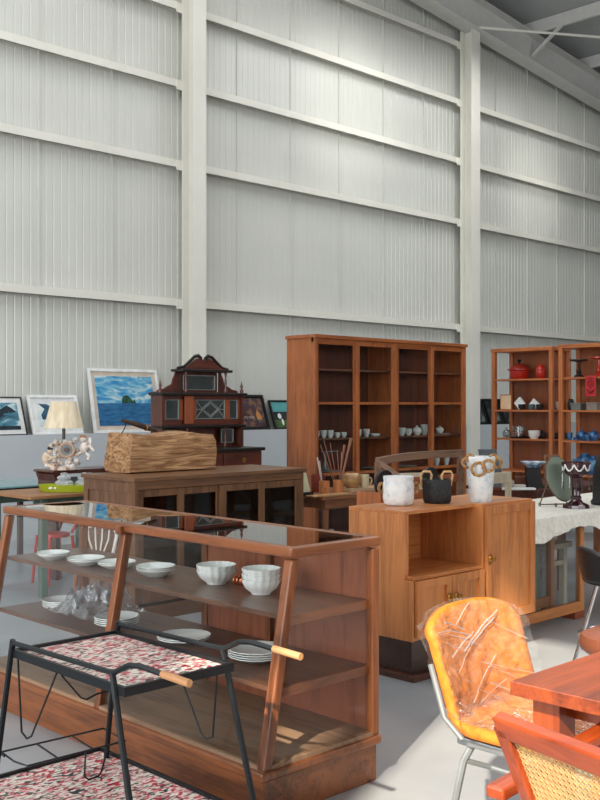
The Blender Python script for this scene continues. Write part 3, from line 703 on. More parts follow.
for px, s, wl, rr in ((519.5, .115, 'left', 48), (534, .10, 'right', 40)):
    x, y = sxy(px, 10.70); o = MB().box(0, .02, -s / 2, s / 2, -s / 2, s / 2).build('white_box', WH, bevel=.002)
    o.location = (x, y, 1.441 + s * .705); o.rotation_euler = (R(rr), 0, 0); tag(o, 'white square box standing on its corner, %s of the two on the shelf' % wl, 'box', 'white boxes on the shelf')
for px, xx, wl, m in ((522, 10.64, 'dark cup below the left tilted white box', DKM), (531.5, 10.64, 'grey cup in the middle of the shelf row', plain('grey_glaze', (88, 98, 100), .5)), (540, 10.64, 'dark cup nearest the right post of the shelf row', DKM)):
    x, y = sxy(px, xx); cup(.045, .07, m, 'stoneware_cup', wl, 'cup', 'cups on the middle shelf', (x, y, 1.44))
x, y = sxy(548.5, 10.93); cup(.05, .10, plain('pale_grey', (190, 186, 184), .5), 'stoneware_cup', 'pale grey mug behind the right post of the left shelf unit', 'cup', None, (10.9, 6.68, 1.44))
x, y = sxy(507, 10.72)
gb = thing('glass_pot', 'small clear glass pot at the left of the lower shelf', 'glass pot', (x, y, 1.09))
MB().lathe([(0, 0), (.04, 0), (.06, .04), (.05, .08), (.035, .10), (.033, .10), (.045, .08), (.055, .04), (0, .01)], seg=20).build('body', glassy('thick_glass', (.8, .83, .82), 1.6, .05, .12), gb, smooth=True)
MB().tube([(0, 0, .09), (0, .01, .13)], .012, 8).build('stopper', glassy('thick_glass'), gb, smooth=True)
x, y = sxy(519.5, 10.72)
cl = thing('glass_cloche', 'glass cloche over a pink item on a dark plate', 'cloche', (x, y, 1.09))
MB().lathe([(0, 0), (.10, 0), (.13, .015), (.12, .02), (0, .012)], seg=24).build('plate', DKM, cl, smooth=True)
MB().lathe([(.08, .02), (.08, .14), (.078, .15), (.074, .14), (.076, .02)], seg=24).build('glass_cover', glassy('thick_glass'), cl, smooth=True)
MB().ball((0, 0, .05), (.06, .05, .03)).build('contents', plain('pink_clay', (190, 110, 90), .6), cl, smooth=True)
x, y = sxy(534.5, 10.70); cup(.075, .10, PORC, 'white_bowl', 'small white footed bowl on the lower shelf of the left unit', 'bowl', None, (x, y, 1.09))
x, y = sxy(542, 10.82); teapot(0, 1.09, .055, 'dark blue black teapot behind the white footed bowl', DKM, xy=(x, y), spout=False, grp=None)
o = MB().lathe([(0, 0), (.08, 0), (.10, .03), (.08, .07), (0, .08)], seg=20).build('dark_bowl', DKM, smooth=True); o.location = (10.93, 6.69, 1.09); tag(o, 'dark lidded bowl behind the right post on the lower shelf', 'bowl')
# right unit
def pedestal(px, mat, label, top_r, h, xx=10.56):
    x, y = sxy(px, xx)
    t = thing('pedestal_dish', label, 'pedestal dish', (x, y, 1.82), 0)
    MB().lathe([(0, 0), (.06, 0), (.05, .02), (.02, .04), (.03, .07), (.015, .10), (.015, h - .02), (0, h - .02)], seg=18).build('stem', mat, t, smooth=True)
    MB().lathe([(0, h - .02), (top_r * .3, h - .02), (top_r, h - .005), (top_r, h + .008), (0, h)], seg=28).build('dish', mat, t, smooth=True)
pedestal(579, DKM, 'black pedestal dish on the top shelf of the right unit', .11, .20)
pedestal(599, RED, 'red pedestal dish on the top shelf at the photo edge', .10, .22)
x, y = sxy(591, 10.385)
rp = thing('red_paper_hanging', 'red cut paper hanging with emblem, hung from the shelf edge', 'hanging', (x, y, 1.60))
MB().box(-.004, 0, -.065, .065, 0, .232).build('paper', plain('red_paper', (196, 50, 56), .8), rp)
fg = MB().torus((-.006, 0, .145), .038, .005, 18, 'x', 6).torus((-.006, 0, .145), .016, .004, 12, 'x', 6)
fg.tube(arc((-.006, 0, .09), .045, pi + .3, 2 * pi - .3, 8, 'x'), .008, 6).bar((-.006, 0, .03), (-.006, 0, .10), .004, .008)
fg.bar((-.006, -.045, .20), (-.006, .045, .20), .004, .006).bar((-.006, -.05, .03), (-.006, .05, .03), .004, .005).ball((-.005, 0, .215), .006)
fg.build('cutwork_emblem', plain('deep_red', (120, 14, 22), .8), rp)
GREYC = plain('grey_box', (112, 116, 112), .6)
for px, ws, hs, wl, m in ((578, .12, .085, 'left', GREYC), (594, .13, .09, 'right', plain('grey_brown_box', (140, 130, 122), .6))):
    x, y = sxy(px, 10.52); t = thing('keepsake_box', 'grey lidded box, %s one on the middle shelf of the right unit' % wl, 'box', (x, y, 1.44), 0, 'boxes on the right shelf unit')
    MB().box(-.05, .07, -ws / 2, ws / 2, 0, hs * .75).build('body', m, t, bevel=.002); MB().box(-.053, .073, -ws / 2 - .003, ws / 2 + .003, hs * .76, hs).build('lid', m, t, bevel=.002)
x, y = sxy(571, 10.52); jarv(.04, .13, 'dark slim vase between post and grey box on the right unit', (x, y - .0, 1.44), DKM, 'slim_vase', 'vase')
x, y = sxy(570, 10.48); cup(.032, .09, BLU, 'blue_cup', 'blue cup at the left of the blue tea set', 'cup', None, (x, y, 1.09))
x, y = sxy(575.2, 10.48); cup(.024, .04, BLU, 'blue_cup', 'tiny blue cup next to the left blue teapot', 'cup', None, (x, y, 1.09))
x, y = sxy(582, 10.56); teapot(0, 1.09, .068, 'blue glazed teapot, left of the two on the right unit', BLU, xy=(x, y), grp=None)
x, y = sxy(593.5, 10.56); teapot(0, 1.09, .068, 'blue glazed teapot, right of the two on the right unit', BLU, xy=(x, y), grp=None)
x, y = sxy(587.5, 10.45); cup(.026, .07, BLU, 'blue_cup', 'blue cup standing between the two blue teapots', 'cup', None, (x, y, 1.09))
x, y = sxy(576, 10.55); jarv(.06, .17, 'small blue glazed vase at the left of the low shelf of the right unit', (x, y, .70), BLU, 'blue_vase', 'vase', None)
x, y = sxy(585, 10.62); jarv(.11, .24, 'large blue glazed jar behind the purple candlestick', (x, y, .70), BLU, 'blue_vase', 'vase', None, .4)
x, y = sxy(593, 10.52); jarv(.07, .22, 'tall blue glazed vase right of the large blue jar', (x, y, .70), BLU, 'blue_vase', 'vase', None, .35)

# ---------------- framed pictures on the ledge ----------------
def picture(x0, x1, h, label, frame_mat, mat_mat, art_mat, fw=.035, mw=.06, extra=None, dz=0):
    W2 = x1 - x0; lean = math.asin(min(.16 / h, .35))
    t = thing('framed_picture', label, 'picture', (x0, 10.305, 1.167)); t.rotation_euler = (-lean, 0, 0)
    MB().box(0, fw, 0, .03, 0, h).box(W2 - fw, W2, 0, .03, 0, h).box(fw, W2 - fw, 0, .03, 0, fw).box(fw, W2 - fw, 0, .03, h - fw, h).build('frame', frame_mat, t, bevel=.002)
    MB().box(fw, W2 - fw, .018, .024, fw, h - fw).build('mount', mat_mat, t)
    a = fw + mw
    art = MB().box(a, W2 - a, .013, .017, a, h - a).build('artwork', art_mat, t)
    if extra: extra(art, a, W2 - a, a, h - a)
    MB().box(fw, W2 - fw, .006, .008, fw, h - fw).build('glazing', glassy('picture_glass', (1, 1, 1), .6, .0, .0), t)
    return t
FW = plain('white_frame', (236, 238, 236), .45); FB = plain('black_frame', (18, 16, 16), .4)
MNT = plain('white_mount', (226, 228, 226), .8); MNB = plain('beige_mount', (214, 200, 184), .8)
PRT = ramp_mat('ocean_print', [(.3, (30, 74, 96)), (.5, (84, 140, 160)), (.62, (190, 214, 216))], (5, 5, 9), rough=.8, nscale=1, detail=6, distortion=1.5)
PRL = ramp_mat('pale_print', [(.35, (196, 214, 218)), (.6, (228, 234, 232))], (8, 5, 8), rough=.8)
def whale(art, x0, x1, z0, z1):
    W2, H2 = x1 - x0, z1 - z0
    q = [(-.30, .28), (.10, .20), (.40, .22), (.60, .36), (.74, .60), (.96, .66), (.88, .80), (.80, .90), (.72, .80), (.66, .74), (.58, .60), (.40, .66), (.0, .72), (-.30, .60)]
    q = [(max(.0, u), v) for u, v in q]
    MB().prism([(x0 + u * W2, z0 + v * H2) for u, v in q], .0115, .013).build('whale_shape', plain('whale_ink', (26, 44, 54), .8, 0, .15, 20), art)
    MB().box(x0, x1, .0115, .013, z0, z0 + .14 * H2).build('seabed_band', plain('whale_ink', (26, 44, 54)), art)
def tail(art, x0, x1, z0, z1):
    W2, H2 = x1 - x0, z1 - z0
    q = [(.12, .30), (.40, .28), (.52, .56), (.70, .72), (.92, .99), (.62, .96), (.46, .84), (.30, .97), (.06, 1.0), (.22, .76), (.10, .5)]
    MB().prism([(x0 + u * W2, z0 + v * H2) for u, v in q], .0115, .013).build('whale_tail_shape', plain('tail_ink', (42, 84, 112), .8, 0, .15, 20), art)
def sea(art, x0, x1, z0, z1):
    zm = z0 + (z1 - z0) * .45
    MB().box(x0, x1, .0118, .013, z0, zm).build('sea', ramp_mat('painted_sea', [(.3, (16, 72, 128)), (.7, (52, 130, 176))], (6, 6, 26), rough=.5, nscale=1.3, detail=6), art)
    W2 = x1 - x0
    q = [(.42, 0), (.43, .06), (.47, .095), (.53, .10), (.58, .06), (.62, .03), (.645, .05), (.67, .0)]
    MB().prism([(x0 + u * W2, zm + v * 1.0) for u, v in q], .0105, .0118).build('island', plain('island_green', (40, 84, 66), .8, 0, .3, 30), art)
SKY = ramp_mat('painted_sky', [(.36, (44, 138, 196)), (.5, (112, 184, 214)), (.64, (216, 230, 228))], (3, 3, 9), rough=.5, nscale=1.4, detail=7, distortion=1.2)
picture(5.0, 5.78, .455, 'black framed whale print on the wall ledge at the left photo edge', FB, MNT, PRT, .012, .055, whale)
picture(5.85, 6.50, .475, 'white framed pale whale tail print behind the lamp shade', FW, MNT, PRL, .03, .07, tail)
picture(6.65, 7.66, .79, 'large white framed painting of blue sea with small green island', FW, MNB, SKY, .035, .055, sea)
POST = ramp_mat('dark_poster', [(.3, (20, 22, 26)), (.44, (84, 36, 26)), (.52, (40, 48, 74)), (.62, (138, 92, 44)), (.75, (60, 66, 50))], (7, 7, 7), rough=.5, nscale=1, detail=4)
def txt(art, s, x, z, size, par_mat, y=.0108):
    c = bpy.data.curves.new('lettering', 'FONT'); c.body = s; c.size = size; c.extrude = .0005; c.align_x = 'CENTER'
    t_ = bpy.data.objects.new('lettering_curve', c); SC.collection.objects.link(t_); bpy.context.view_layer.update()
    me = bpy.data.meshes.new_from_object(t_.evaluated_get(bpy.context.evaluated_depsgraph_get())); bpy.data.objects.remove(t_)
    o = bpy.data.objects.new('lettering', me); SC.collection.objects.link(o); o.parent = art
    o.location = (x, y, z); o.rotation_euler = (R(90), 0, 0); me.materials.clear(); me.materials.append(par_mat)
def poster(art, x0, x1, z0, z1):
    m = plain('poster_letters', (190, 180, 160), .7)
    txt(art, 'LITE RIDE', x0 + (x1 - x0) * .56, z0 + (z1 - z0) * .28, .05, m)
    MB().ball((x0 + .16, .012, z0 + .29), (.05, .001, .045)).ball((x0 + .30, .012, z0 + .30), (.045, .001, .04)).build('blue_patches', plain('poster_blue', (40, 56, 104), .7), art)
    MB().prism([(x1 - .14, z0 + .10), (x1 - .05, z0 + .10), (x1 - .07, z0 + .18), (x1 - .12, z0 + .24), (x1 - .15, z0 + .17)], .0112, .0128).build('orange_patch', plain('poster_orange', (190, 130, 60), .7), art)
picture(8.70, 9.46, .50, 'black framed dark poster with lettering, right of the mahogany chiffonier', FB, FB, POST, .035, .012, poster)
def field(art, x0, x1, z0, z1):
    zm = z0 + (z1 - z0) * .62; W2 = x1 - x0
    MB().box(x0, x1, .0118, .013, z0, z0 + (z1 - z0) * .3).build('grass', plain('painted_grass', (64, 92, 44), .8, 0, .2, 30), art)
    MB().box(x0, x1, .0118, .013, z0 + (z1 - z0) * .3, zm).build('dark_band', plain('painted_trees', (28, 40, 40), .8, 0, .3, 30), art)
    MB().ball((x0 + W2 * .3, .0112, z0 + (zm - z0) * .72), (.035, .001, .04)).ball((x0 + W2 * .4, .0112, z0 + (zm - z0) * .35), (.02, .001, .05)).build('white_figure', WH, art)
picture(9.56, 9.99, .43, 'small dark framed green and blue picture beside the tall bookcase', FB, FB, plain('teal_sky', (84, 158, 160), .7), .025, .004, field)
LEAF = ramp_mat('dark_photo', [(.45, (20, 22, 24)), (.55, (60, 70, 72)), (.7, (130, 140, 138))], (6, 6, 4), rough=.5, nscale=1.2)
for a, b, wl in ((14.2, 14.56, 'left'), (14.60, 15.02, 'middle'), (15.06, 15.5, 'right')):
    picture(a, b, .47, 'dark framed photograph, %s one of three behind the left shelf unit' % wl, FB, FB, LEAF, .04, .01)['group'] = 'dark pictures behind the shelf unit'

# ---------------- left background: tables, lamp, chairs ----------------
gt = thing('green_leg_table', 'worktable with grey green legs and brown board top behind the display case', 'table', (4.42, 7.35, 0))
GRN = plain('grey_green_paint', (92, 112, 98), .6, 0, .1, 14)
MB().box(-.47, .42, -.34, .36, .775, .80).build('tabletop', wood('plank_top', (168, 120, 80), (120, 80, 52), 'x', .6), gt, bevel=.003)
for sx, sy in ((-.44, .28), (-.35, -.30), (.34, .28), (.34, -.30)): MB().box(sx, sx + .055, sy, sy + .055, 0, .775).build('leg', GRN, gt, bevel=.003)
MB().box(-.40, .38, -.27, -.25, .70, .775).build('apron', GRN, gt); MB().box(-.40, .38, .30, .32, .70, .775).build('apron', GRN, gt)
oval = thing('oval_tray', 'chartreuse green oval tray on the brown board table', 'tray', (4.42, 7.22, .802), R(-45))
LIME = plain('lime_enamel', (158, 172, 28), .35, 0, .03)
MB().lathe([(0, 0), (.23, 0), (.255, .055), (.248, .057), (.225, .008), (0, .006)], seg=40, sx=1, sy=.45).build('tray_body', LIME, oval, smooth=True)
MB().ball((-.13, -.10, .032), (.018, .006, .010)).ball((-.09, -.107, .032), (.012, .006, .009)).build('white_mark', PORC, oval, smooth=True)
for dx, wl in ((-.045, 'left'), (.12, 'right')):
    j = thing('glass_jar', 'clear glass lidded jar, %s one on the green tray' % wl, 'jar', (4.42 + dx * .717, 7.22 - dx * .697, .811), 0, 'glass jars on the tray'); j.scale = (1.3, 1.3, 1.35)
    G2 = glassy('jar_glass', (.9, .93, .94), 1.8, .06, .2, 0, .34)
    MB().lathe([(0, 0), (.05, 0), (.056, .01), (.056, .05), (.035, .062), (.035, .066), (0, .066)], seg=20).build('body', G2, j, smooth=True)
    MB().lathe([(0, .068), (.042, .068), (.042, .08), (.02, .09), (.025, .10), (0, .108)], seg=20).build('lid', G2, j, smooth=True)
tt = thing('teal_glass_table', 'teal glass topped table with dark frame at the left photo edge', 'table', (4.55, 8.65, 0))
MB().box(-.55, .5, -.42, .40, .765, .78).build('glass_top', plain('teal_glass', (120, 168, 172), .12, 0, .03), tt, bevel=.003)
MB().box(-.48, .42, -.36, .34, .70, .765).build('frame', mah_w('x'), tt)
for sx in (-.46, .36):
    for sy in (-.34, .28): MB().box(sx, sx + .045, sy, sy + .045, 0, .70).build('leg', mah_w('z'), tt)
st = thing('lamp_stand_cabinet', 'dark mahogany stand with curved ends carrying the ornate lamp', 'stand', (4.80, 7.86, 0)); st.scale = (.85, 1, .94)
MB().prism([(-.30, .985), (-.28, 1.0), (.50, 1.0), (.52, .985), (.46, .965), (-.26, .965)], -.17, .17).build('top', mah_w('x'), st, bevel=.003)
for x in (-.24, .42): MB().prism([(x - .04, .965), (x + .05, .965), (x + .03, .90), (x + .03, 0), (x - .01, 0), (x - .01, .90)], -.15, .15).build('side', mah_w('z'), st)
MB().box(-.2, .4, -.10, -.09, .78, .93).build('grey_panel', plain('slate_panel', (92, 96, 108), .5), st)
MB().box(-.2, .4, -.14, .14, .25, .27).build('shelf', mah_w('x'), st)
# ornate lamp
lm = thing('table_lamp', 'cream pleated table lamp on an ornate porcelain flower and figure base', 'lamp', (4.68, 7.74, .9425)); lm.scale = (1.12, 1.12, 1.04)
RIGHT = Vector((.717, -.697, 0)); TOW = Vector((-.697, -.717, 0))
SHADE = ramp_mat('cream_pleats', [(.4, (222, 204, 172)), (.6, (240, 226, 198))], (30, 30, 1), rough=.9)
MB().lathe([(.150, .345), (.095, .565), (.093, .565), (.148, .345)], seg=72, mod=lambda t, r, z: 1 + .012 * cos(36 * t)).build('lamp_shade', SHADE, lm, smooth=True)
MB().tube([(0, 0, .25), (0, 0, .40)], .012, 10).build('stem', plain('lamp_brass', (84, 80, 76), .4, .6), lm, smooth=True)
def pl(a, b, c): return RIGHT * a + TOW * b + Vector((0, 0, c))
random.seed(3)
base = MB()
for i in range(60):
    a = random.uniform(-.13, .12); z = random.uniform(.02, .25); 
    if abs(a) > .10 and z > .15: continue
    base.ball(pl(a, random.uniform(-.03, .03), z), random.uniform(.010, .026), 8)
base.lathe([(0, 0), (.10, 0), (.10, .015), (.07, .03), (0, .03)], seg=20)
base.build('porcelain_base', ramp_mat('painted_porcelain', [(.34, (150, 96, 70)), (.42, (222, 206, 190)), (.6, (238, 234, 228)), (.72, (120, 140, 120))], (9, 9, 9), rough=.25, nscale=1.5), lm, smooth=True)
ck = MB(); cen = pl(.035, .05, .165)
rot = Matrix.Translation(cen) @ TOW.to_track_quat('Z', 'Y').to_matrix().to_4x4()
def xf(mb, M):
    bmesh.ops.transform(mb.bm, matrix=M, verts=mb.bm.verts); return mb
xf(MB().torus((0, 0, 0), .055, .010, 28), rot).build('medallion_ring', plain('gilt_pink', (206, 170, 146), .35), lm, smooth=True)
xf(MB().lathe([(0, -.01), (.055, -.01), (.055, .004), (0, .004)], seg=26), rot).build('medallion', plain('grey_medallion', (120, 124, 122), .4), lm, smooth=True)
xf(MB().lathe([(0, .004), (.022, .004), (.02, .014), (0, .014)], seg=20), rot).build('medallion_centre', plain('dark_rose', (88, 56, 56), .4), lm, smooth=True)
f1 = MB().ball(pl(.16, 0, .18), (.04, .035, .05)).ball(pl(.15, 0, .255), .027).tube([pl(.17, 0, .20), pl(.21, .02, .19), pl(.235, .02, .155)], .012, 8).tube([pl(.17, 0, .15), pl(.20, .02, .11), pl(.19, .03, .08)], .014, 8).tube([pl(.15, 0, .15), pl(.10, .02, .12)], .015, 8)
for q in (-1, 1): f1.ball(pl(.20, -.01, .215 + q * .02), (.012, .02, .035), 8)
f1.build('cherub_figure', bpy.data.materials['painted_porcelain'], lm, smooth=True)
MB().ball(pl(.15, 0, .272), (.027, .027, .017)).build('cherub_hair', plain('ginger', (176, 120, 92), .6), lm, smooth=True)
f2 = MB().ball(pl(-.135, 0, .09), (.035, .035, .055)).ball(pl(-.105, 0, .155), .02).tube([pl(-.12, .02, .12), pl(-.08, .03, .10), pl(-.05, .03, .11)], .011, 8).tube([pl(-.14, 0, .05), pl(-.10, .03, .03), pl(-.06, .03, .02)], .016, 8)
f2.build('seated_figure', plain('figure_cream', (228, 206, 180), .4, 0, .08, 20), lm, smooth=True)
MB().ball(pl(-.105, 0, .175), (.022, .022, .018)).build('figure_hair', plain('dark_hair', (30, 30, 34), .5), lm, smooth=True)

# chairs seen through the case, one in place of a glass reflection
def tubechair(name, label, mat, loc, rz, wd=.40, sh=.46, bh=.85, splat=False, legmat=None):
    c = thing(name, label, 'chair', loc, rz); h = wd / 2
    MB().lathe([(0, 0), (h * .95, 0), (h, .012), (h * .95, .03), (0, .03)], (0, 0, sh - .03), 24).build('seat', legmat or mat, c, smooth=True)
    for sx, sy in ((-1, -1), (1, -1), (-1, 1), (1, 1)):
        MB().tube([(sx * h * .8, sy * h * .8, sh - .02), (sx * h, sy * h * 1.05, 0)], .014, 8).build('leg', legmat or mat, c, smooth=True)
    top = [(-h * .8, h * .75, sh)] + [(h * .95 * cos(a), h * .9 + .04, bh - h * .75 + h * .75 * sin(a)) for a in [pi - pi * k / 12 for k in range(13)]] + [(h * .8, h * .75, sh)]
    MB().tube(top, .013, 8).build('backrest_hoop', mat, c, smooth=True)
    if splat:
        for k in (-.6, -.2, .2, .6):
            MB().tube([(k * h * .35, h * .78, sh), (k * h * .9, h * .92, (sh + bh) / 2), (k * h * 1.0, h * .95, (sh + bh) / 2 + .08), (k * h * .4, h * .95, bh - .02)], .006, 6).build('back_spindle', mat, c, smooth=True)
    else:
        MB().tube(arc((0, h * .85, sh + .1), h * .55, 0, pi, 10, 'y'), .010, 8).build('inner_hoop', mat, c, smooth=True)
    return c
tubechair('reflection_chair', 'white hoop back chair with spindles and brown legs standing in for a case reflection', plain('white_paint', (226, 222, 214), .5), (3.86, 5.98, 0), R(-45), .25, .45, .68, True, wood('leg_brown', (150, 84, 50), (104, 56, 34), 'z'))  # small solid chair in place of a reflection in the case glass
tubechair('red_metal_chair', 'red bent tube chair behind the green legged table', plain('red_paint', (206, 64, 54), .4), (4.52, 7.62, 0), R(-90), .26, .42, .62)
tubechair('dark_hoop_chair', 'dark brown hoop back chair behind the green legged table', mah_w('z'), (5.05, 6.92, 0), R(-60), .30, .42, .66)

# ---------------- craft desk in the middle ----------------
dk = thing('craft_desk', 'wooden desk with round legs carrying brush pots beside the tall bookcase', 'desk', (6.3, 5.95, 0))
MB().box(-.36, 1.0, -.12, .52, .72, .75).build('desktop', chest_w('x'), dk, bevel=.004)
MB().box(-.28, .9, -.06, .46, .64, .72).build('apron', chest_w('x'), dk)
for x in (-.22, .85):
    for y in (.0, .42): MB().lathe([(.018, 0), (.026, .3), (.03, .64)], (x, y, 0), 12).build('leg', chest_w('z'), dk, smooth=True)
MB().box(-.2, .84, .02, .42, .34, .36).build('lower_shelf', chest_w('x'), dk)
def dxy(px, y):
    return (bx_at(px, y), y)
TZ = .75
x, y = dxy(306, 6.02)
sa = thing('triangular_card', 'cream triangular card standing on a dark base on the craft desk', 'card', (x, y, TZ))
MB().prism([(-.05, .03), (.05, .03), (.0, .19), (-.035, .19)], -.004, .004).build('card', plain('cream_card', (216, 214, 180), .7), sa)
MB().box(-.06, .06, -.03, .03, 0, .03).build('stand', BLKP, sa)
x, y = dxy(318, 6.22); o = MB().lathe([(0, 0), (.055, 0), (.06, .02), (.062, .15), (.055, .15), (.05, .02), (0, .015)], seg=24).build('red_brown_pot', plain('oxblood', (120, 48, 34), .4), smooth=True); o.location = (x, y, TZ); tag(o, 'dark red brown cylindrical pot behind the wooden brush cup', 'pot')
WCUP = wood('cup_wood', (196, 124, 70), (150, 84, 44), 'z')
def brushpot(px, yy, r, h, label, n, seed):
    x, y = dxy(px, yy); t = thing('brush_pot', label, 'brush pot', (x, y, TZ))
    MB().lathe([(0, 0), (r, 0), (r, h), (r * .86, h), (r * .86, .01), (0, .01)], seg=22).build('cup', WCUP, t, smooth=True)
    return x, y
x, y = brushpot(324.5, 5.98, .045, .115, 'wooden cup with a carved front, left brush holder on the craft desk', 4, 1)
MB().torus((0, 0, 0), .03, .008, 16, 'y').build('carved_ring', WCUP, bpy.data.objects['brush_pot'], smooth=True).location = (-.03, -.035, .03)
x2, y2 = brushpot(338.5, 5.98, .045, .115, 'plain wooden cup, right brush holder on the craft desk', 5, 2)
random.seed(5)
sticks = [(x, -.06, .30, .008, 'pale'), (x, -.035, .27, .006, 'thin'), (x2, -.16, .40, .005, 'long thin'), (x2, -.13, .44, .005, 'longest left leaning'), (x2, -.08, .42, .004, 'slender'), (x2, -.03, .36, .004, 'upright'),
          (x2, .03, .34, .007, 'broad tipped'), (x2, .06, .40, .008, 'right leaning'), (x2, .12, .46, .011, 'thick right leaning')]
BM = plain('brush_stick', (136, 88, 64), .6, 0, .2, 20); BM2 = plain('pale_stick', (190, 170, 160), .6)
for i, (xx, dx, hh, r, nm) in enumerate(sticks):
    yy = 5.98; ox = random.uniform(-.02, .02)
    b0 = Vector((xx + ox * .5, yy + random.uniform(-.02, .02), TZ + .012)); b1 = b0 + RIGHT * dx * .9 + Vector((0, 0, hh))
    o = MB().tube([b0, b0.lerp(b1, .75), b1], [r * .7, r, r * (1.5 if i > 5 else .7)], 6).build('brush', BM2 if i < 2 else BM, smooth=True)
    tag(o, '%s brush handle standing in the %s wooden cup' % (nm, 'left' if xx == x else 'right'), 'brush', 'brushes in the wooden cups')
x, y = dxy(352, 6.02)
o = MB().lathe([(0, 0), (.05, 0), (.075, .03), (.08, .07), (.07, .115), (.055, .125), (.05, .12), (.06, .06), (0, .02)], seg=28).build('glazed_jar', ramp_mat('tan_glaze', [(.4, (168, 122, 74)), (.6, (206, 168, 118))], (3, 3, 16), rough=.2), smooth=True); o.location = (x, y, TZ + .035); tag(o, 'round tan glazed jar on the pale board on the craft desk', 'jar')
mg = thing('mug', 'pale cream mug with ring handle on the pale board', 'mug', (*dxy(364.5, 5.98), TZ + .035))
MB().lathe([(0, 0), (.038, 0), (.043, .02), (.042, .11), (.037, .11), (.036, .02), (0, .012)], seg=24).build('body', plain('cream_glaze', (206, 190, 156), .4), mg, smooth=True)
MB().tube(arc((.045, -.02, .055), .028, -1.5, 1.5, 10, 'y'), .007, 8).build('handle', plain('cream_glaze', (206, 190, 156)), mg, smooth=True)
o = MB().box(-.16, .20, -.09, .10, 0, .033).build('pale_board', wood('pale_board', (206, 176, 140), (176, 142, 108), 'x', .7), bevel=.003); o.location = (bx_at(359, 6.02), 6.02, TZ + .001); tag(o, 'thick pale wooden board lying under the jar and mug', 'board')
o = MB().box(-.24, .20, -.05, .05, 0, .012).build('carving_tools_tray', wood('straw_tray', (190, 146, 96), (140, 100, 64), 'x', .7), bevel=.002); o.location = (bx_at(331, 5.885), 5.885, TZ + .001); tag(o, 'flat straw coloured tray in front of the brush cups', 'tray')
rt2 = thing('rolled_cloth', 'blue and white patterned roll on the shelf under the craft desk', 'cloth roll', (6.18, 6.02, .425), R(-35))
MB().tube([(-.07, 0, 0), (.11, 0, 0)], .045, 16).build('roll', ramp_mat('blue_white_print', [(.45, (54, 76, 96)), (.5, (206, 214, 212))], (22, 22, 22), rough=.8), rt2, smooth=True)
rt2.location = (6.14, 6.06, .407)
# wooden settee behind the pots: rail, posts, seat
sv = thing('wooden_settee', 'weathered wooden settee with a curved back rail behind the sideboard', 'settee', (5.84, 4.74, 0), R(-2))
OLD = wood('weathered_wood', (124, 92, 70), (76, 54, 42), 'x', .7)
def rail(u, v):
    pass
pts_lo = []; pts_hi = []
N_ = 14; rb = MB()
prev = None
for i in range(N_ + 1):
    u = i / N_; x = -.46 + .95 * u; z = 1.075 + .03 * sin(pi * .5 * min(1, u * 1.8)) ; h = .055
    ring = [(x, -.015, z), (x, .02, z), (x, .02, z + h), (x, -.015, z + h)]
    vs = [rb.bm.verts.new(p) for p in ring]
    if prev:
        for k in range(4): rb.bm.faces.new((prev[k], prev[(k + 1) % 4], vs[(k + 1) % 4], vs[k]))
    else: rb.bm.faces.new(vs[::-1])
    prev = vs
rb.bm.faces.new(prev); rb.build('top_rail', OLD, sv, bevel=.004)
for x in (-.45, .46): MB().bar((x, .0, 1.10), (x + .02, .04, 0), .04, .04).build('post', OLD, sv)
MB().bar((-.44, .0, 1.10), (-.34, -.19, .95), .04, .03).build('arm', OLD, sv)
MB().bar((.44, .0, 1.10), (.46, -.19, .95), .04, .03).build('arm', OLD, sv)
MB().bar((-.43, 0.01, .95), (.45, 0.01, .95), .03, .05).build('lower_rail', wood('red_rail', (150, 76, 46), (104, 48, 30), 'x'), sv)
MB().box(-.46, .48, -.20, .04, .40, .44).build('seat', OLD, sv)
for x in (-.45, .45): MB().box(x - .02, x + .02, -.20, -.16, 0, .94).build('front_leg', OLD, sv)
dbx = thing('wooden_crate', 'open brown wooden crate behind the grey pot holding black discs', 'crate', (5.06, 4.30, .0), 0)
MB().box(-.30, .38, -.12, -.105, .0, .955).build('front_board', book_w('x'), dbx)
MB().box(-.30, -.285, -.105, .08, 0, .955).build('side_board', book_w('z'), dbx); MB().box(.365, .38, -.105, .08, 0, .955).build('side_board', book_w('z'), dbx)
MB().box(-.285, .365, -.105, .08, .90, .915).build('shelf_board', book_w('x'), dbx)
for dx, wl in ((-.16, 'left of the grey pot'), (.30, 'between the black pot and the vase')):
    o = xf(MB().lathe([(0, 0), (.085, 0), (.085, .02), (0, .02)], seg=30), Matrix.Rotation(R(90), 4, 'X')).build('black_disc', BLKP, smooth=True)
    o.location = (5.06 + dx, 4.28, .916 + .086); tag(o, 'black round disc standing upright in the crate, %s' % wl, 'disc', 'black discs in the crate')

# ---------------- right: cloth table, chairs, mirror, candlestick ----------------
vt = thing('low_vitrine', 'low orange wood framed glass vitrine under the white cloth', 'vitrine', (5.50, 3.77, 0))
VW, VD = .97, .28
for x in (0, VW - .05):
    for y in (0, VD - .04): MB().box(x, x + .05, y, y + .04, .05, .735).build('post', side_w('z'), vt, bevel=.002)
for y in (0, VD - .03):
    MB().box(.05, VW - .05, y, y + .03, .05, .12).build('bottom_rail', side_w('x'), vt); MB().box(.05, VW - .05, y, y + .03, .68, .735).build('top_rail', side_w('x'), vt)
    MB().box(.05, VW - .05, y + .01, y + .014, .12, .68).build('pane', glassy('vitrine_glass', (.86, .89, .9), .8, 0, .02), vt)
for x in (.0, VW - .12): MB().box(x, x + .12, .0, VD, 0, .05).build('foot', wood('foot_wood', (150, 76, 44), (110, 52, 30), 'x'), vt, bevel=.003)
MB().box(0, VW, 0, VD, .735, .745).build('top_board', side_w('x'), vt)
ct = thing('long_table', 'long wooden table hidden under the white cloth', 'table', (7.0, 4.15, 0))
MB().box(-.50, .9, -.36, .33, .715, .745).build('tabletop', chest_w('x'), ct)
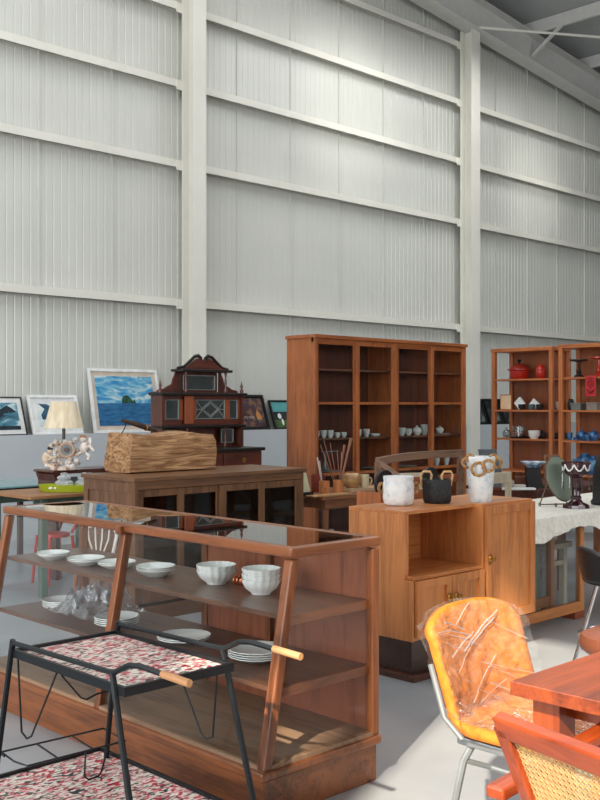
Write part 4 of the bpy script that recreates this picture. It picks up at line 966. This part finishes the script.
for x in (.25, .82):
    for y in (-.12, .27): MB().box(x, x + .05, y, y + .05, 0, .715).build('leg', chest_w('z'), ct)
CLOTH = ramp_mat('cream_linen', [(.35, (222, 216, 204)), (.65, (240, 236, 226))], (30, 30, 30), rough=.95, bump=.2)
def cl_(u, v):
    x = 5.45 + 2.5 * u
    L1 = .76; L2 = .085 + .065 * (1 - min(1, max(0, (x - 5.8) / .45))) + .006 * sin(x * 9) + (.35 * max(0, (x - 6.42)) if x < 6.7 else .19)
    if v < .7:
        y = 4.50 - L1 * v / .7; z = .753 + .004 * noise.noise((x * 3, y * 3, 0))
    else:
        q = (v - .7) / .3; y = 3.74 - .02 - .03 * q - .010 * sin(x * 26 + q) * q - .012; z = .75 - q * L2 - .003 * q * sin(x * 60)
    return (x, y, z)
o = MB().grid(90, 40, cl_).build('white_tablecloth', CLOTH, smooth=True, solid=.003); tag(o, 'cream white linen cloth with ruffled hem draped over the table and vitrine', 'tablecloth')
PALE = wood('pale_limed', (206, 192, 168), (170, 154, 130), 'z', .6)
def pale_chair(loc, rz, label):
    c = thing('pale_wooden_chair', label, 'chair', loc, rz, 'pale wooden chairs')
    for s in (-1, 1):
        MB().box(s * .19 - .02, s * .19 + .02, .17, .21, 0, .93).build('rear_leg', PALE, c, bevel=.002)
        MB().box(s * .19 - .02, s * .19 + .02, -.2, -.16, 0, .43).build('front_leg', PALE, c, bevel=.002)
        MB().box(s * .19 - .012, s * .19 + .012, -.16, .17, .25, .28).build('side_stretcher', PALE, c)
    MB().box(-.21, .21, -.21, .17, .43, .455).build('seat', PALE, c, bevel=.003)
    MB().box(-.17, .17, .18, .20, .84, .93).build('top_rail', PALE, c, bevel=.002)
    MB().box(-.17, .17, .18, .20, .62, .67).build('mid_rail', PALE, c)
    MB().box(-.17, .17, -.19, -.17, .30, .33).build('front_stretcher', PALE, c)
    return c
pale_chair((7.15, 4.81, 0), 0, 'pale wooden chair behind the tall vase, its top rail right of the vase')
pale_chair((6.50, 5.34, 0), R(-20), 'pale wooden chair mostly hidden behind the tall vase')
ps = thing('pale_wooden_stool', 'pale wooden stool seen through the low vitrine glass under the cloth', 'stool', (6.62, 4.29, 0))
for sx in (-.20, .16):
    for sy in (-.17, .13): MB().box(sx, sx + .045, sy, sy + .045, 0, .43).build('leg', PALE, ps, bevel=.002)
MB().box(-.23, .235, -.20, .20, .43, .47).build('seat', PALE, ps, bevel=.003)
for sy in (-.165, .14): MB().box(-.16, .17, sy, sy + .025, .30, .335).build('stretcher', PALE, ps)
# round easel mirror
mr = thing('easel_mirror', 'round tilting mirror on a thin bronze stand on the white cloth', 'mirror', (6.60, 4.06, .757))
BRZ = plain('bronze', (104, 92, 74), .4, .6)
tv = (TOW * .8 + RIGHT * .75).normalized()
mrot = Matrix.Translation(pl(.015, 0, .20)) @ (tv + Vector((0, 0, .30))).to_track_quat('Z', 'Y').to_matrix().to_4x4()
xf(MB().lathe([(0, -.006), (.165, -.006), (.17, 0), (.165, .006), (0, .006)], seg=40), mrot).build('mirror_disc', plain('painted_mirror_reflection', (140, 150, 136), .3, .1, .04, 3), mr, smooth=True)  # grey green colour stands in for what the mirror reflects
xf(MB().torus((0, 0, 0), .168, .005, 40), mrot).build('rim', BRZ, mr, smooth=True)
MB().tube([pl(-.14, .02, .012), pl(-.07, .01, .20), pl(-.04, 0, .24)], .005, 6).tube([pl(-.14, .02, .012), pl(.06, .05, .02)], .005, 6).tube([pl(.06, .05, .012), pl(-.05, 0, .22)], .004, 6).build('stand', BRZ, mr, smooth=True)
MB().torus(pl(-.14, .02, .012), .012, .004, 12, 'y').torus(pl(.06, .05, .012), .012, .004, 12, 'y').torus(pl(-.03, .05, .012), .010, .004, 12, 'y').build('scroll_feet', BRZ, mr, smooth=True)
# purple glass candlestick
PUR2 = plain('dark_amethyst_glass', (56, 16, 26), .12, 0, .2, 10, coat=.6)
cd = thing('glass_candlestick', 'dark purple glass candlestick with painted white scallops and hanging drops', 'candlestick', (6.58, 3.90, .757))
MB().lathe([(0, 0), (.095, 0), (.09, .02), (.05, .04), (.035, .06), (.04, .075), (.03, .09), (.035, .20), (.045, .215), (.04, .225), (.0, .225)], seg=28, mod=lambda t, r, z: 1 + (.06 * cos(10 * t) if z < .05 else 0)).build('base_stem', PUR2, cd, smooth=True)
MB().lathe([(0, .225), (.05, .225), (.085, .255), (.09, .30), (.10, .33), (.09, .33), (.08, .30), (.07, .26), (0, .24)], seg=48, mod=lambda t, r, z: 1 + (.10 * abs(cos(4 * t)) if z > .29 else 0)).build('scalloped_bowl', PUR2, cd, smooth=True)
wb = MB()
for k in range(8):
    a = k * pi / 4; pts = [((.094) * cos(a + q * .39), .094 * sin(a + q * .39), .315 - .045 * (1 - q * q)) for q in [-1, -.6, -.2, .2, .6, 1]]
    wb.tube(pts, .006, 6)
wb.build('white_scallop_paint', PORC, cd, smooth=True)
dr = MB()
for k in range(8):
    a = k * pi / 4 + .2; dr.tube([(.102 * cos(a), .102 * sin(a), .30), (.102 * cos(a), .102 * sin(a), .24), (.102 * cos(a), .102 * sin(a), .13)], [.002, .004, .007], 6)
dr.build('glass_drops', glassy('thick_glass'), cd, smooth=True)
dm = MB().lathe([(0, 0), (.13, 0), (.135, .02), (.12, .04), (.12, .20), (.11, .28), (.085, .35), (.05, .40), (0, .415)], seg=32).build('black_bust_form', plain('black_felt', (28, 30, 30), .7), smooth=True)
x, y = 6.98, 3.86; dm.location = (x, y, .757); tag(dm, 'tall black dome shaped object on the white cloth, cut by the photo edge', 'dome')
# dark desk behind with odds
bd = thing('dark_desk', 'dark brown desk crowded with small items in front of the shelf units', 'desk', (8.3, 5.25, 0))
MB().box(-.75, .55, -.42, .35, .74, .77).build('desktop', mah_w('x'), bd, bevel=.003)
MB().box(-.7, .5, -.36, .3, .66, .74).build('apron', mah_w('x'), bd)
for x in (-.7, .45):
    for y in (-.38, .27): MB().box(x, x + .05, y, y + .05, 0, .66).build('leg', mah_w('z'), bd)
DZ = .771
def dpos(px, d): t = (px - 300) / 1020; return (d * (.697 + t * .717), d * (.717 - t * .697))
x, y = dpos(493, 9.15)
sf = thing('slate_easel', 'dark grey slate panel leaning on an easel behind the tall vase', 'slate', (x, y, DZ), R(-30))
MB().hexa([(-.09, -.05, 0), (.10, -.05, 0), (.10, -.035, 0), (-.09, -.035, 0)], [(-.12, .04, .33), (.05, .04, .33), (.05, .055, .33), (-.12, .055, .33)]).build('panel', plain('slate', (66, 74, 78), .5), sf)
MB().bar((0, .12, 0), (-.04, .06, .30), .02, .02).build('rear_leg', DKM, sf)
x, y = dpos(533.5, 9.0)
bs = thing('black_easel_stand', 'small black stand holding the blue and white bowl', 'stand', (x, y, DZ), R(-44))
MB().prism([(-.055, 0), (.075, 0), (.055, .17), (-.07, .17)], -.03, .03).build('panel', BLKP, bs); MB().box(-.07, .085, -.05, .06, 0, .02).build('base', BLKP, bs)
MB().box(-.07, .07, -.045, .045, .17, .18).build('top', BLKP, bs)
o = MB().lathe([(0, 0), (.05, 0), (.07, .02), (.11, .04), (.115, .05), (.105, .05), (.06, .02), (0, .012)], seg=28).build('blue_white_bowl', ramp_mat('blue_white_glaze', [(.45, (90, 130, 170)), (.55, (206, 216, 220))], (22, 22, 22), rough=.25), smooth=True); o.location = (x, y, DZ + .181); tag(o, 'blue and white bowl raised on a black stand', 'bowl')
items = [(508, 8.9, .05, .05, .07, (150, 140, 130), 'small pale grey dish beside the slate panel'), (514, 8.95, .10, .06, .03, (190, 186, 178), 'flat pale stack of paper on the dark desk'), (522, 9.1, .06, .05, .09, (96, 54, 34), 'small brown wooden block left of the blue white bowl'),
         (519, 8.75, .14, .07, .018, (206, 208, 206), 'white folded cloth at the front of the dark desk'), (545, 9.0, .05, .04, .05, (90, 56, 44), 'little dark red box right of the black stand')]
for px, d, a, b, h, c, lb in items:
    x, y = dpos(px, d); o = MB().box(-a, a, -b / 2, b / 2, 0, h).build('small_box' if h > .04 else 'folded_sheet', plain('item_%d_%d' % (c[0], c[1]), c, .7), bevel=.004)
    o.location = (x, y, DZ + .001); o.rotation_euler.z = R(-42); tag(o, lb, 'box' if h > .04 else 'sheet')
x, y = dpos(552, 9.2)
bf = thing('brown_open_frame', 'thin brown wooden picture frame standing behind the round mirror', 'frame', (x, y, DZ), R(-44))
MB().box(-.07, -.055, 0, .015, 0, .28).box(.055, .07, 0, .015, 0, .28).box(-.055, .055, 0, .015, 0, .015).box(-.055, .055, 0, .015, .265, .28).build('frame_body', cab_w('z'), bf)

# counter stool (black shell, chrome legs)
bsX, bsY = 4.90, 2.63
bs = thing('black_counter_stool', 'black shell stool with splayed chrome legs at the right photo edge', 'stool', (bsX, bsY, 0))
def shell(u, v):
    a = -1.25 + 2.5 * u; r = .20 + .03 * v
    d = Vector((-.86, .5, 0)); e = Vector((.5, .86, 0))
    hgt = .59 + v * (.18 * max(0.15, cos(a * .9)))
    return Vector((0, 0, 0)) + (d * cos(a) + e * sin(a)) * r * (1) + Vector((0, 0, hgt))
MB().grid(24, 8, shell).build('backrest', BLKP, bs, smooth=True, solid=.015)
MB().lathe([(0, .56), (.15, .565), (.20, .58), (.205, .60), (.19, .61), (0, .595)], seg=30).build('seat', BLKP, bs, smooth=True)
for a in (0, 90, 180, 270):
    aa = R(a + 140); c, s = cos(aa), sin(aa)
    MB().tube([(c * .14, s * .14, .565), (c * .31, s * .31, 0)], .011, 8).build('leg', CHR, bs, smooth=True)
MB().torus((0, 0, .30), .222, .008, 32).build('footring', CHR, bs, smooth=True)
rs = thing('round_stool', 'round brown leather topped stool beyond the orange table', 'stool', (4.13, 2.225, 0))
MB().lathe([(0, .41), (.15, .41), (.175, .43), (.18, .46), (.17, .49), (.13, .51), (0, .515)], seg=32).build('cushion', plain('tan_leather', (120, 66, 44), .4, 0, .05), rs, smooth=True)
for a in (0, 120, 240): MB().tube([(.11 * cos(R(a)), .11 * sin(R(a)), .41), (.17 * cos(R(a)), .17 * sin(R(a)), 0)], .012, 8).build('leg', chair_w('z'), rs, smooth=True)

# ---------------- foreground: table, wrapped chair, cane chair ----------------
ft = thing('orange_wood_table', 'thick topped orange brown wooden table at the right foreground', 'table', (2.407, 1.634, 0))
MB().box(0, 1.3, -.9, 0, .69, .73).build('tabletop', tab_w('x'), ft, bevel=.003)
MB().box(.14, 1.2, -.80, -.12, .62, .69).build('apron', tab_w('x'), ft)
for x in (.06, 1.16):
    for y in (-.12, -.86): MB().box(x, x + .085, y, y + .085, 0, .69).build('leg', tab_w('z'), ft, bevel=.003)

yc = thing('yellow_shell_chair', 'mustard yellow upholstered chair wrapped in clear plastic with pale metal legs', 'chair', (2.86, 1.83, 0))
YEL = ramp_mat('mustard_fabric', [(.35, (196, 108, 22)), (.65, (214, 130, 36))], (25, 25, 25), rough=.85, nscale=1.5, bump=.1)
def back_s(off):
    def f(u, v):
        s = 2 * u - 1; x = s * (.245 - .012 * (1 - v)) ; z = .465 + .36 * v
        if v > .8: x *= 1 - .06 * ((v - .8) * 5) ** 2
        if v > .75: z -= .05 * (abs(s) ** 3) * (v - .75) * 4
        y = .20 + .11 * v - .05 * s * s * (1 - .3 * v)
        return (x, y + off, z)
    return f
def slabf(f, t, nu=20, nv=16):
    m = MB(); m.grid(nu, nv, f); return m
slabf(back_s(0), .03).build('backrest', YEL, yc, smooth=True, solid=.035)
def seat_s(dz):
    def f(u, v):
        s = 2 * u - 1; x = s * (.235 - .02 * v * v); y = .19 - .42 * v
        z = .455 + .012 * s * s + .03 * max(0, 1 - v * 5) - .02 * max(0, v - .85) * 6
        return (x, y, z + dz)
    return f
slabf(seat_s(0), .03).build('seat', YEL, yc, smooth=True, solid=.035)
ALU = plain('pale_metal', (140, 143, 142), .35, .5)
MB().box(-.20, .20, -.20, .18, .405, .432).build('seat_pan', ALU, yc, bevel=.006)
for s in (-1, 1):
    MB().tube([(s * .235, .13, .44), (s * .250, .19, .50), (s * .252, .245, .66)], .010, 8).build('back_frame', ALU, yc, smooth=True)
    for y0, y1 in ((.15, .22), (-.17, -.21)): MB().tube([(s * .17, y0 * .9, .41), (s * .20, y0, .36), (s * .23, y1, 0)], .012, 8).build('leg', ALU, yc, smooth=True)
    MB().tube([(s * .20, .15, .36), (s * .12, .10, .33), (s * .12, -.1, .33), (s * .20, -.17, .36)], .009, 8).build('stretcher', ALU, yc, smooth=True)
CRK = glassy('crinkled_plastic', (.99, .99, .99), 1.0, .12, .02, 1.0, .06)
def crk(f, off, ny, seed):
    def g(u, v):
        p = Vector(f(u * 1.0, v)); s = 2 * u - 1
        q = noise.noise((u * 9 + seed, v * 7, 0)) * .012 + abs(noise.noise((u * 16 + v * 9, v * 18 - u * 6, seed))) * .016
        p.x *= 1.09
        if ny: p.y += off * (1) - q
        else: p.z += off + q
        return p
    return g
w_ = slabf(crk(back_s(0), -.030, True, 1), 0, 60, 50).build('plastic_cover', CRK, yc, smooth=True)
slabf(crk(seat_s(0), .028, False, 4), 0, 50, 40).build('plastic_cover', CRK, yc, smooth=True)
slabf(crk(back_s(.03), .0, True, 8), 0, 50, 40).build('plastic_cover', CRK, yc, smooth=True)
fold = MB()
random.seed(11)
for k in range(20):
    u0, v0 = random.uniform(.02, .6), random.uniform(.1, .98); L = random.uniform(.2, .5); sl_ = random.uniform(-.9, -.3) if k % 3 else random.uniform(.3, 1)
    pts = []
    for i in range(8):
        q = i / 7; u = u0 + L * q; v = v0 + sl_ * L * q
        if 0 <= v <= 1 and u <= 1: p = Vector(back_s(0)(u, v)); pts.append((p.x * 1.03, p.y - .036 - .01 * abs(noise.noise((q * 4, k, 0))), p.z))
    if len(pts) > 2: fold.tube(pts, random.choice((.0014, .002, .003)), 5)
fold.build('plastic_folds', glassy('wrap_fold', (.95, .95, .95), 2.5, .1, .2, 0, .2), yc, smooth=True)

# cane back armchair
cc = thing('cane_back_armchair', 'red brown wooden armchair with woven cane back in the right foreground', 'armchair', (2.0, 1.1, 0))
CCX, CCY = 2.0, 1.1
hi_l, lo_l = Vector((1.925, 1.325, .780)), Vector((2.079, 1.285, .43))
hi_r, lo_r = Vector((1.80, .80, .785)), Vector((1.955, .80, .43))
off = Vector((-CCX, -CCY, 0))
for v_ in (hi_l, lo_l, hi_r, lo_r): v_ += off
up = (hi_l - lo_l).normalized(); ac = (hi_r - hi_l).normalized(); nm = up.cross(ac).normalized()
MB().bar(hi_l, lo_l, .042, .030, nm).build('back_post', chair_w('z'), cc, bevel=.005)
MB().bar(hi_r, lo_r, .042, .030, nm).build('back_post', chair_w('z'), cc, bevel=.005)
tr_ = MB().bar(hi_l - ac * .012, hi_r + ac * .012, .030, .055, up); tr_.build('top_rail', chair_w('y'), cc, bevel=.006)
MB().bar(lo_l + up * .02, lo_r + up * .02, .028, .045, up).build('bottom_rail', chair_w('y'), cc, bevel=.004)
def onp(a, b): return hi_l + ac * a - up * b       # a across, b down
Wc = (hi_r - hi_l).length; Hc = (hi_l - lo_l).length
cane = MB(); st = .0165; a0, a1, b0, b1 = .02, Wc - .02, .025, Hc - .04
CNM = plain('cane_strand', (196, 160, 106), .6, 0, .08, 40)
a = a0
while a < a1:
    for q in (-.0022, .0022): cane.bar(onp(a + q, b0), onp(a + q, b1), .0022, .0012, nm)
    a += st
b_ = b0
while b_ < b1:
    for q in (-.0022, .0022): cane.bar(onp(a0, b_ + q) + nm * .001, onp(a1, b_ + q) + nm * .001, .0022, .0012, nm)
    b_ += st
k = -Hc
while k < Wc:
    for sgn in (1, -1):
        pts = []
        for bb in (b0, b1):
            aa = k + (bb if sgn > 0 else (Hc - bb)); pts.append((aa, bb))
        (xa, ya), (xb, yb) = pts
        def clip(xa, ya, xb, yb):
            t0, t1 = 0, 1
            dx = xb - xa
            for lim, s in ((a0, 1), (a1, -1)):
                if dx == 0: continue
                t = (lim - xa) / dx
                if (s > 0) == (dx > 0): t0 = max(t0, t)
                else: t1 = min(t1, t)
            return (t0, t1)
        t0, t1 = clip(xa, ya, xb, yb)
        if t1 - t0 > .03:
            cane.bar(onp(xa + (xb - xa) * t0, ya + (yb - ya) * t0) - nm * .001, onp(xa + (xb - xa) * t1, ya + (yb - ya) * t1) - nm * .001, .0026, .0012, nm)
    k += st
cane.build('cane_panel', CNM, cc)
MB().box(.04, .50, -.32, .27, .40, .445).build('seat', chair_w('x'), cc, bevel=.006)
for y in (-.34, .28):
    MB().bar((.07, y, .40), (.03, y, 0), .04, .04).build('leg', chair_w('z'), cc, bevel=.004)
    MB().bar((.46, y, .62), (.46, y, 0), .04, .04).build('leg', chair_w('z'), cc, bevel=.004)
    MB().bar((.02 - .05, y + .0, .60), (.50, y, .635), .05, .03).build('armrest', chair_w('x'), cc, bevel=.006)
